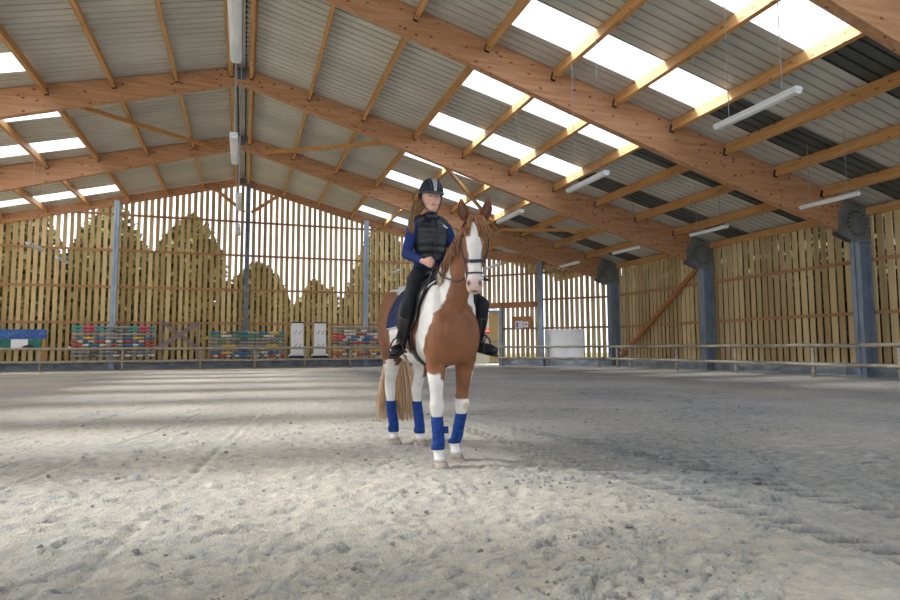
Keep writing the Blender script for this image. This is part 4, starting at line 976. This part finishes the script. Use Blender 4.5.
for s in (-1, 1):
    f = ANK[s].lerp(TOE[s], .55)+Vector((0, 0, -.012)); d = (TOE[s]-ANK[s]); d.z = 0; d.normalize(); sdv = Vector((-d.y, d.x, 0))
    mb = MB(); pts = [f+sdv*(.058*math.cos(a))+Vector((0, 0, -.035+.135*max(0, math.sin(a))**.8)) for a in np.linspace(0, math.pi, 15)]
    mb.tube(pts, .007, 6); mb.tube([pts[0], pts[-1]], .010, 6)
    hbuild(mb, 'stirrup', 'leather', sd, True, so)
    mb = MB(); top = Vector((s*.17, -.14, 1.56)); mb.tube([top, Vector((s*.30, -.17, 1.30)), f+Vector((0, 0, .10))], .011, 6); hbuild(mb, 'stirrup_leather', 'leather', sd, True, so)
br = empty('bridle', h2w((0, -.95, 2.02)), 0, 'black leather bridle with reins on the horse head', 'bridle'); so = tuple(br.location)
def closed_band(cy, cz, tilt, w_, name, off=.007, rng=(0, 2*math.pi)):
    """band round the head in a plane tilted in the sagittal plane, found by casting inwards"""
    u = Vector((0, math.cos(tilt), math.sin(tilt))); pts = []
    for a in np.linspace(rng[0], rng[1], 33):
        d = Vector((1, 0, 0))*math.sin(a)-u*math.cos(a); r = bvh.ray_cast(Vector((0, cy, cz))+d*.35, -d)
        if r[0] is not None: pts.append(r[0]+r[1]*off)
    mb = MB(); ribbon(mb, pts, w_, .007); hbuild(mb, name, 'leather', br, True, so)
closed_band(-1.08, 1.690, .30, .026, 'noseband')
closed_band(-1.12, 1.575, .12, .012, 'flash_strap')
mb = MB(); ribbon(mb, strap([(-.10, -.90, 1.99), (-.09, -1.03, 2.0), (0, -1.07, 2.005), (.09, -1.03, 2.0), (.10, -.90, 1.99)], off=.007), .02, .007); hbuild(mb, 'browband', 'leather', br, True, so)
mb = MB(); ribbon(mb, strap([(-.12, -.90, 1.90), (-.1, -.90, 2.02), (0, -.88, 2.07), (.1, -.90, 2.02), (.12, -.90, 1.90)], off=.007), .03, .007); hbuild(mb, 'headpiece', 'leather', br, True, so)
for s in (1, -1):
    mb = MB(); ribbon(mb, strap([(s*.13, -.93, 1.97), (s*.13, -.95, 1.88), (s*.12, -1.0, 1.76), (s*.1, -1.07, 1.64), (s*.09, -1.12, 1.56)], off=.007), .018, .007); hbuild(mb, 'cheekpiece', 'leather', br, True, so)
    mb = MB(); c = snap((s*.09, -1.12, 1.55), .010); mb.tube([c+Vector((0, .032*math.cos(a), .032*math.sin(a))) for a in np.linspace(0, 6.283, 17)], .005, 6, caps=False); hbuild(mb, 'bit_ring', 'chrome', br, True, so)
HAND = {-1: Vector((-.115, -.395, 1.735)), 1: Vector((.05, -.42, 1.745))}
for s in (1, -1):
    c = snap((s*.09, -1.12, 1.55), .014)+Vector((0, .03, -.01)); e = HAND[s]+Vector((0, -.01, -.03))
    mid1 = c.lerp(e, .35)+Vector((s*.06, 0, -.06)); mid2 = c.lerp(e, .75)+Vector((s*.05, 0, -.05))
    mb = MB(); strand(mb, [c, mid1, mid2, e], .0085, .0085, 16); hbuild(mb, 'rein', 'leather', br, True, so)
    if s == -1:
        mb = MB(); strand(mb, [e, e+Vector((-.06, -.04, -.05)), e+Vector((-.10, -.03, -.20)), e+Vector((-.085, -.05, -.27)), e+Vector((-.045, -.06, -.21)), e+Vector((-.03, -.05, -.07)), e+Vector((0, -.03, -.01))], .008, .008, 26)
        hbuild(mb, 'rein_loop', 'leather', br, True, so)

# ------------------------------------------------------------------ rider
MAT['skin'] = noise_mat('fair_skin', (.70, .40, .31), (.80, .49, .38), 10, .5, spec=.35)
MAT['lips'] = plain('lips', (.46, .15, .13), .45); MAT['hair'] = hair_mat('brown_ponytail_hair', (.10, .05, .02), (.24, .13, .055), (.50, .32, .16))
MAT['navyshirt'] = noise_mat('dark_blue_jersey', (.010, .022, .105), (.018, .036, .17), 8, .8, bump=.3); MAT['vestm'] = noise_mat('black_quilted_nylon', (.006, .009, .012), (.016, .021, .026), 6, .38, spec=.5)
MAT['breeches'] = noise_mat('black_breeches', (.008, .010, .014), (.018, .022, .028), 8, .75); MAT['boot'] = noise_mat('black_riding_boot', (.008, .008, .009), (.020, .020, .022), 6, .3, spec=.5)
MAT['helmet'] = plain('black_helmet_shell', (.014, .017, .025), .45); MAT['hgrey'] = plain('grey_helmet_rim', (.07, .08, .11), .4); MAT['silver'] = plain('silver_helmet_insert', (.42, .45, .50), .3, .4)
CX = -.005
rider = empty('person', h2w((CX, -.05, 1.66)), 0, 'rider in black helmet, black vest and navy sleeves, sitting on the horse, looking down', 'person'); so = tuple(rider.location)
def eloft(mb, secs, n=24):
    return mb.rings([hring((s[0], s[1], s[2]), s[3], s[4], n) for s in secs])
def zlift(z): t = np.clip((z-1.84)/.22, 0, 1); return z+.030*t*t*(3-2*t)
sk = MB()
TOR = [(CX, .00, 1.66, .155, .13), (CX, -.01, 1.73, .150, .12), (CX, -.03, 1.86, .112, .09), (CX, -.05, 1.98, .135, .105), (CX, -.055, 2.08, .150, .100), (CX, -.05, 2.14, .135, .075), (CX, -.05, 2.18, .075, .055), (CX, -.065, 2.23, .048, .050), (CX, -.08, 2.29, .046, .050)]
eloft(sk, TOR)
HC = Vector((CX-.016, -.115, 2.378)); hyaw, hpit = -.10, .20
def hp(x, y, z):   # head frame: -y forward
    v = Vector((x, y, z))*1.16; v = Matrix.Rotation(hpit, 3, 'X') @ v; v = Matrix.Rotation(hyaw, 3, 'Z') @ v; return HC+v
def hring_head(z, rx, ryf, ryb, cy=0, n=24):
    r = []
    for j in range(n):
        a = 2*math.pi*j/n; c_, s_ = math.cos(a), math.sin(a); r.append(hp(rx*c_, cy+(ryb if s_ > 0 else ryf)*s_, z))
    return r
sk.rings([hring_head(-.112, .018, .018, .02, -.055), hring_head(-.104, .032, .035, .05, -.045), hring_head(-.085, .046, .050, .06, -.032), hring_head(-.055, .058, .064, .075, -.018), hring_head(-.02, .067, .074, .085, -.008), hring_head(.02, .071, .080, .092), hring_head(.06, .070, .078, .092), hring_head(.09, .058, .064, .078), hring_head(.112, .034, .038, .045), hring_head(.118, .01, .01, .01)])
def hball(mb, c, r, nu=12, nv=8):
    t = MB(); t.ball(c, r, nu, nv); t.v = [tuple(hp(*p)) for p in t.v]; mb.add(t.v, t.f)
hball(sk, (0, -.090, -.030), (.012, .016, .013)); mbn = MB(); mbn.tube([(0, -.079, .012), (0, -.087, -.008), (0, -.096, -.028)], [.006, .008, .010], 8); sk.add([tuple(hp(*p)) for p in mbn.v], mbn.f)
hball(sk, (0, -.068, -.092), (.020, .018, .016)); hball(sk, (0, -.077, -.060), (.022, .010, .012))
for s in (1, -1): hball(sk, (s*.070, .008, -.010), (.008, .018, .028)); hball(sk, (s*.036, -.062, -.035), (.022, .016, .022)); hball(sk, (s*.030, -.072, .024), (.022, .010, .008))
SH = {-1: Vector((CX-.160, -.045, 2.115)), 1: Vector((CX+.160, -.045, 2.105))}
EL = {-1: Vector((-.245, -.055, 1.865)), 1: Vector((.265, -.075, 1.870))}
WR = {-1: Vector((-.175, -.290, 1.770)), 1: Vector((.115, -.310, 1.775))}
HIP = {-1: Vector((CX-.09, -.02, 1.68)), 1: Vector((CX+.09, -.02, 1.68))}
KN = {-1: Vector((-.325, -.335, 1.385)), 1: Vector((.365, -.40, 1.385))}
for s in (1, -1):
    sk.tube([SH[s], SH[s].lerp(EL[s], .5), EL[s]], [.048, .042, .036], 12); sk.ball(tuple(SH[s]), .05); sk.ball(tuple(EL[s]), .037)
    sk.tube([EL[s], EL[s].lerp(WR[s], .4), WR[s]], [.036, .034, .023], 12)
    sk.tube([HIP[s], HIP[s].lerp(KN[s], .5), KN[s]], [.085, .072, .054], 14); sk.ball(tuple(KN[s]), .054)
    sk.tube([KN[s], KN[s].lerp(ANK[s], .35), ANK[s]], [.053, .053, .034], 14); sk.ball(tuple(ANK[s]), .036)
    sk.tube([ANK[s]+Vector((0, .02, -.02)), ANK[s].lerp(TOE[s], .6), TOE[s]], [.036, .035, .026], 10)
    # hand: D points from wrist to knuckles, fingers stacked and curled inwards round the rein
    D = (HAND[s]-WR[s]).normalized(); Mv = Vector((-s*1.0, 0, 0)); Mv = (Mv-D*Mv.dot(D)).normalized(); U = D.cross(Mv) if s == 1 else Mv.cross(D)
    if U.z < 0: U = -U
    w0 = WR[s]
    def hpnt(d, m_, u_): return w0+D*d+Mv*m_+U*u_
    rgs = []
    for (d, hu, hm, cu) in ((-.02, .024, .020, 0), (.01, .025, .017, 0), (.035, .033, .017, .002), (.06, .039, .016, 0), (.082, .040, .014, -.002), (.090, .034, .010, -.002)):
        rgs.append([hpnt(d, hm*math.cos(2*math.pi*j/16), cu+hu*math.sin(2*math.pi*j/16)) for j in range(16)])
    sk.rings(rgs)
    for i, (lp, lm, ld) in enumerate(((.036, .026, .020), (.040, .029, .021), (.037, .027, .020), (.029, .021, .018))):
        u_ = .031-.0205*i; a = hpnt(.078, -.002, u_); b1 = hpnt(.078+lp*.85, .004, u_-.002); c1 = hpnt(.078+lp*.85-.004, .004+lm, u_-.003); d1 = hpnt(.078+lp*.85-.010-ld, .006+lm*.95, u_-.004)
        sk.tube([a, b1, c1, d1], [.0100, .0095, .0088, .0078], 8); sk.ball(tuple(b1), .0098, 8, 6); sk.ball(tuple(c1), .0090, 8, 6); sk.ball(tuple(d1), .0078, 8, 6)
    a = hpnt(.022, .012, .020); b1 = hpnt(.052, .024, .040); c1 = hpnt(.084, .024, .046)
    sk.tube([a, b1, c1], [.014, .0115, .0085], 8); sk.ball(tuple(b1), .0115, 8, 6); sk.ball(tuple(c1), .0085, 8, 6)
rb = organic(sk, 'body', 'skin', .0055, 4)
co = np.zeros(len(rb.data.vertices)*3, np.float32); rb.data.vertices.foreach_get('co', co); co = co.reshape(-1, 3)
rbvh = BVHTree.FromPolygons([tuple(p) for p in co], [tuple(q.vertices) for q in rb.data.polygons])
WPp = np.stack([HX+co[:, 0]-HA*co[:, 1]-so[0], HY+co[:, 1]+HA*co[:, 0]-so[1], zlift(co[:, 2])-so[2]], -1).astype(np.float32); rb.data.vertices.foreach_set('co', WPp.ravel()); rb.data.update(); rb.parent = rider
def rbuild(mb, name, mat, smooth=True, parent=None):
    mb.v = [(p[0], p[1], float(zlift(p[2]))) for p in mb.v]; return hbuild(mb, name, mat, parent or rider, smooth, so)
def face_pt(x, z, off=0):
    o_ = hp(x, -.3, z); d = (hp(x, 0, z)-o_).normalized(); r = rbvh.ray_cast(o_, d); return (r[0]+r[1]*off) if r[0] else hp(x, -.08, z)
for s in (1, -1):
    mb = MB(); mb.tube([face_pt(s*.030+u, .006-.004*(u/.014)**2, .0005) for u in np.linspace(-.014, .014, 7)], [.001, .003, .0036, .004, .0036, .003, .001], 6); rbuild(mb, 'eye', 'eye')
    mb = MB(); mb.tube([face_pt(s*(.014+u), .026+.006*math.sin(u/.034*2.4), .001) for u in np.linspace(0, .034, 7)], [.002, .003, .003, .0028, .0025, .002, .001], 6); rbuild(mb, 'eyebrow', 'hair')
mb = MB(); mb.tube([face_pt(u, -.060+.002*math.cos(u*90), .001) for u in np.linspace(-.022, .022, 9)], [.0015, .004, .0052, .0058, .0055, .0058, .0052, .004, .0015], 8); rbuild(mb, 'lips', 'lips')
# shirt with sleeves
sh_ = MB(); eloft(sh_, [(CX, .0, 1.71, .160, .130), (CX, -.01, 1.76, .155, .125), (CX, -.03, 1.87, .128, .104), (CX, -.05, 1.98, .147, .117), (CX, -.055, 2.08, .160, .110), (CX, -.05, 2.14, .145, .084), (CX, -.05, 2.185, .078, .066), (CX, -.06, 2.225, .062, .062), (CX, -.068, 2.245, .060, .060)])
for s in (1, -1):
    wj = WR[s].lerp(EL[s], .06); a = SH[s]; b_ = EL[s]
    sh_.ball(tuple(a), .062); sh_.tube([a, a.lerp(b_, .35), a.lerp(b_, .7), b_], [.062, .056, .052, .049], 14); sh_.ball(tuple(b_), .050)
    sh_.tube([b_, b_.lerp(wj, .3), b_.lerp(wj, .7), wj], [.049, .048, .040, .033], 14)
sho = organic(sh_, 'shirt', 'navyshirt', .009, 3)
def shift(o):
    me = o.data; co = np.zeros(len(me.vertices)*3, np.float32); me.vertices.foreach_get('co', co); co = co.reshape(-1, 3)
    Wp = np.stack([HX+co[:, 0]-HA*co[:, 1]-so[0], HY+co[:, 1]+HA*co[:, 0]-so[1], zlift(co[:, 2])-so[2]], -1).astype(np.float32); me.vertices.foreach_set('co', Wp.ravel()); me.update(); o.parent = rider; return o
shift(sho)
# quilted vest
vs_ = MB(); rgs = []
zz = np.linspace(1.80, 2.165, 40)
for z_ in zz:
    rx = np.interp(z_, [1.80, 1.86, 1.97, 2.06, 2.12, 2.165], [.158, .150, .165, .168, .155, .105]); ry = np.interp(z_, [1.80, 1.86, 1.97, 2.06, 2.12, 2.165], [.135, .125, .135, .130, .112, .085])
    q = .006*abs(math.sin((z_-1.80)/.062*math.pi))**.6; cy = np.interp(z_, [1.80, 2.0, 2.165], [-.02, -.05, -.05]); n = 48; r = []
    for j in range(n):
        a = 2*math.pi*j/n; zip_ = .008*math.exp(-((a-4.712)/.06)**2); r.append((CX+(rx+q)*math.cos(a), cy+(ry+q-zip_)*math.sin(a), z_))
    rgs.append(r)
vs_.rings(rgs)
for s in (1, -1):   # shoulder panels
    vs_.tube([(CX+s*.055, -.06, 2.175), (CX+s*.10, -.055, 2.165), (CX+s*.150, -.05, 2.135)], [.052, .058, .052], 14)
vest = shift(organic(vs_, 'vest', 'vestm', .006, 1))
mb = MB(); eloft(mb, [(CX, -.055, 2.165, .080, .072), (CX, -.06, 2.20, .073, .068), (CX, -.066, 2.225, .068, .066)]); rbuild(mb, 'vest_collar', 'vestm')
mb = MB(); mb.tube([(CX, -.166+.005*math.cos(i), 1.82+i*.034) for i in range(10)], .0035, 6); rbuild(mb, 'zip', 'hgrey', True)
mb = MB(); mb.bar((CX+.078, -.180, 2.108), (CX+.132, -.155, 2.088), .004, .014, (0, 0, 1)); rbuild(mb, 'white_chest_logo', 'trim', False, vest)
# breeches
bq = MB(); eloft(bq, [(CX, .01, 1.655, .165, .145), (CX, 0, 1.70, .165, .140), (CX, -.01, 1.76, .150, .120), (CX, -.015, 1.79, .140, .112)])
for s in (1, -1):
    bq.tube([HIP[s], HIP[s].lerp(KN[s], .3), HIP[s].lerp(KN[s], .7), KN[s]], [.098, .092, .076, .064], 16); bq.ball(tuple(KN[s]), .065)
    bq.tube([KN[s], KN[s].lerp(ANK[s], .3), KN[s].lerp(ANK[s], .75), ANK[s]], [.062, .062, .050, .045], 16)
shift(organic(bq, 'breeches', 'breeches', .010, 4))
for s in (1, -1):
    m_ = MB(); A, T = ANK[s], TOE[s]; K1 = KN[s].lerp(A, .30); d = (T-A).normalized()
    m_.tube([K1, KN[s].lerp(A, .5), KN[s].lerp(A, .8), A], [.066, .062, .050, .047], 16)
    heel = A-Vector((d.x, d.y, 0))*.045+Vector((0, 0, -.05)); m_.ball(tuple(A), .048)
    m_.tube([heel+Vector((0, 0, .015)), A.lerp(T, .35)+Vector((0, 0, -.015)), A.lerp(T, .75)+Vector((0, 0, -.005)), T+Vector((0, 0, -.004)), T+d*.025+Vector((0, 0, -.006))], [.036, .042, .046, .040, .022], 14)
    o = organic(m_, 'riding_boot', 'boot', .009, 3); shift(o)
    sl = MB(); sv = Vector((-d.y, d.x, 0)).normalized(); rgs = []
    for f, w_ in ((-.42, .020), (-.36, .030), (0, .030), (.35, .036), (.75, .040), (1.05, .030), (1.15, .014)):
        c = A.lerp(T, f)+Vector((0, 0, -.062 if f < .2 else -.048)); c.z = A.z-.075+(T.z-A.z)*max(0, f)*.55 
        rgs.append([c-sv*w_+Vector((0,0,-.012)), c+sv*w_+Vector((0,0,-.012)), c+sv*w_+Vector((0,0,.010)), c-sv*w_+Vector((0,0,.010))])
    sl.rings(rgs); sole = rbuild(sl, 'sole', 'black', False, o)
# helmet
hm = MB(); rgs = []
for i in range(13):
    t = i/12*math.pi/2; z_ = .028+.125*math.sin(t); k = math.cos(t)**.75 if t < 1.57 else 0
    rgs.append([hp(.100*k*math.cos(2*math.pi*j/32)+0, .008+(.125 if math.sin(2*math.pi*j/32) > 0 else .112)*k*math.sin(2*math.pi*j/32), z_-(.045*max(0, math.sin(2*math.pi*j/32))*(1-i/12))) for j in range(32)])
hm.rings(rgs); helm = rbuild(hm, 'helmet', 'helmet')
pk = MB(); top = []; bot = []
outer = [hp(.098*math.cos(a), .0+(-.112-.055*math.cos((a-math.pi/2)*1.0)**2)*math.sin(a) if True else 0, .034-.012*math.sin(a)) for a in np.linspace(.12, math.pi-.12, 19)]
inner = [hp(.094*math.cos(a), -.095*math.sin(a), .040) for a in np.linspace(.12, math.pi-.12, 19)]
for i in range(18):
    pk.add([outer[i], outer[i+1], inner[i+1], inner[i]], [(0, 1, 2, 3)])
pko = rbuild(pk, 'helmet_peak', 'hgrey', True, helm); m2 = pko.modifiers.new('t', 'SOLIDIFY'); m2.thickness = .007
st_ = MB(); rr1 = [hp(.102*math.cos(a), .008+(.127 if math.sin(a) > 0 else .114)*math.sin(a), .030-.045*max(0, math.sin(a))) for a in np.linspace(0, 2*math.pi, 33)]
st_.tube(rr1, .006, 6, caps=False); rbuild(st_, 'helmet_rim', 'hgrey', True, helm)
def shell(a, t, k_=1.0):
    z_ = .028+.125*math.sin(t)*k_; k = math.cos(t)**.75*k_; s_ = math.sin(a); return hp(.100*k*math.cos(a), .008+(.125 if s_ > 0 else .112)*k*s_, z_)
vt = MB(); g_ = [[shell(-math.pi/2+da*w_, t, 1.03) for da in (-1, -.33, .33, 1)] for t, w_ in ((.15, .10), (.4, .14), (.7, .22), (.95, .32), (1.2, .5))]
vt.add([p for r in g_ for p in r], [(r*4+c, r*4+c+1, r*4+c+5, r*4+c+4) for r in range(4) for c in range(3)]); rbuild(vt, 'silver_insert', 'silver', True, helm)
for s_ in (-1, 1):
    rd = MB(); rd.tube([shell(-math.pi/2+s_*w_, t, 1.02) for t, w_ in ((.1, .30), (.4, .34), (.7, .45), (.95, .65), (1.25, 1.1))], .005, 6); rbuild(rd, 'helmet_ridge', 'hgrey', True, helm)
cs = MB(); 
for s in (1, -1): cs.tube([hp(s*.088, -.01, .03), hp(s*.080, -.018, -.03), hp(s*.062, -.035, -.085), hp(s*.035, -.060, -.118), hp(0, -.068, -.124)], .0048, 6)
rbuild(cs, 'chin_strap', 'leather', True, helm)
# ponytail over the right shoulder
pt = MB(); R2 = random.Random(4)
for i in range(150):
    a = R2.uniform(0, 6.28); q = R2.random()**.5; dx, dy = q*math.cos(a), q*math.sin(a); e = R2.uniform(-.03, .04)
    p0 = hp(-.05+dx*.03, .075+dy*.03, -.03+R2.uniform(-.03, .02))
    strand(pt, [p0, p0+Vector((-.05+dx*.02, .02+dy*.02, -.05)), Vector((CX-.155+dx*.030, -.02+dy*.03, 2.205+R2.uniform(-.01, .01))), Vector((CX-.195+dx*.035, -.075+dy*.03, 2.13)), Vector((CX-.205+dx*.02, -.10+dy*.02, 2.05+e))], .0065, .002, 11)
rbuild(pt, 'ponytail', 'hair')
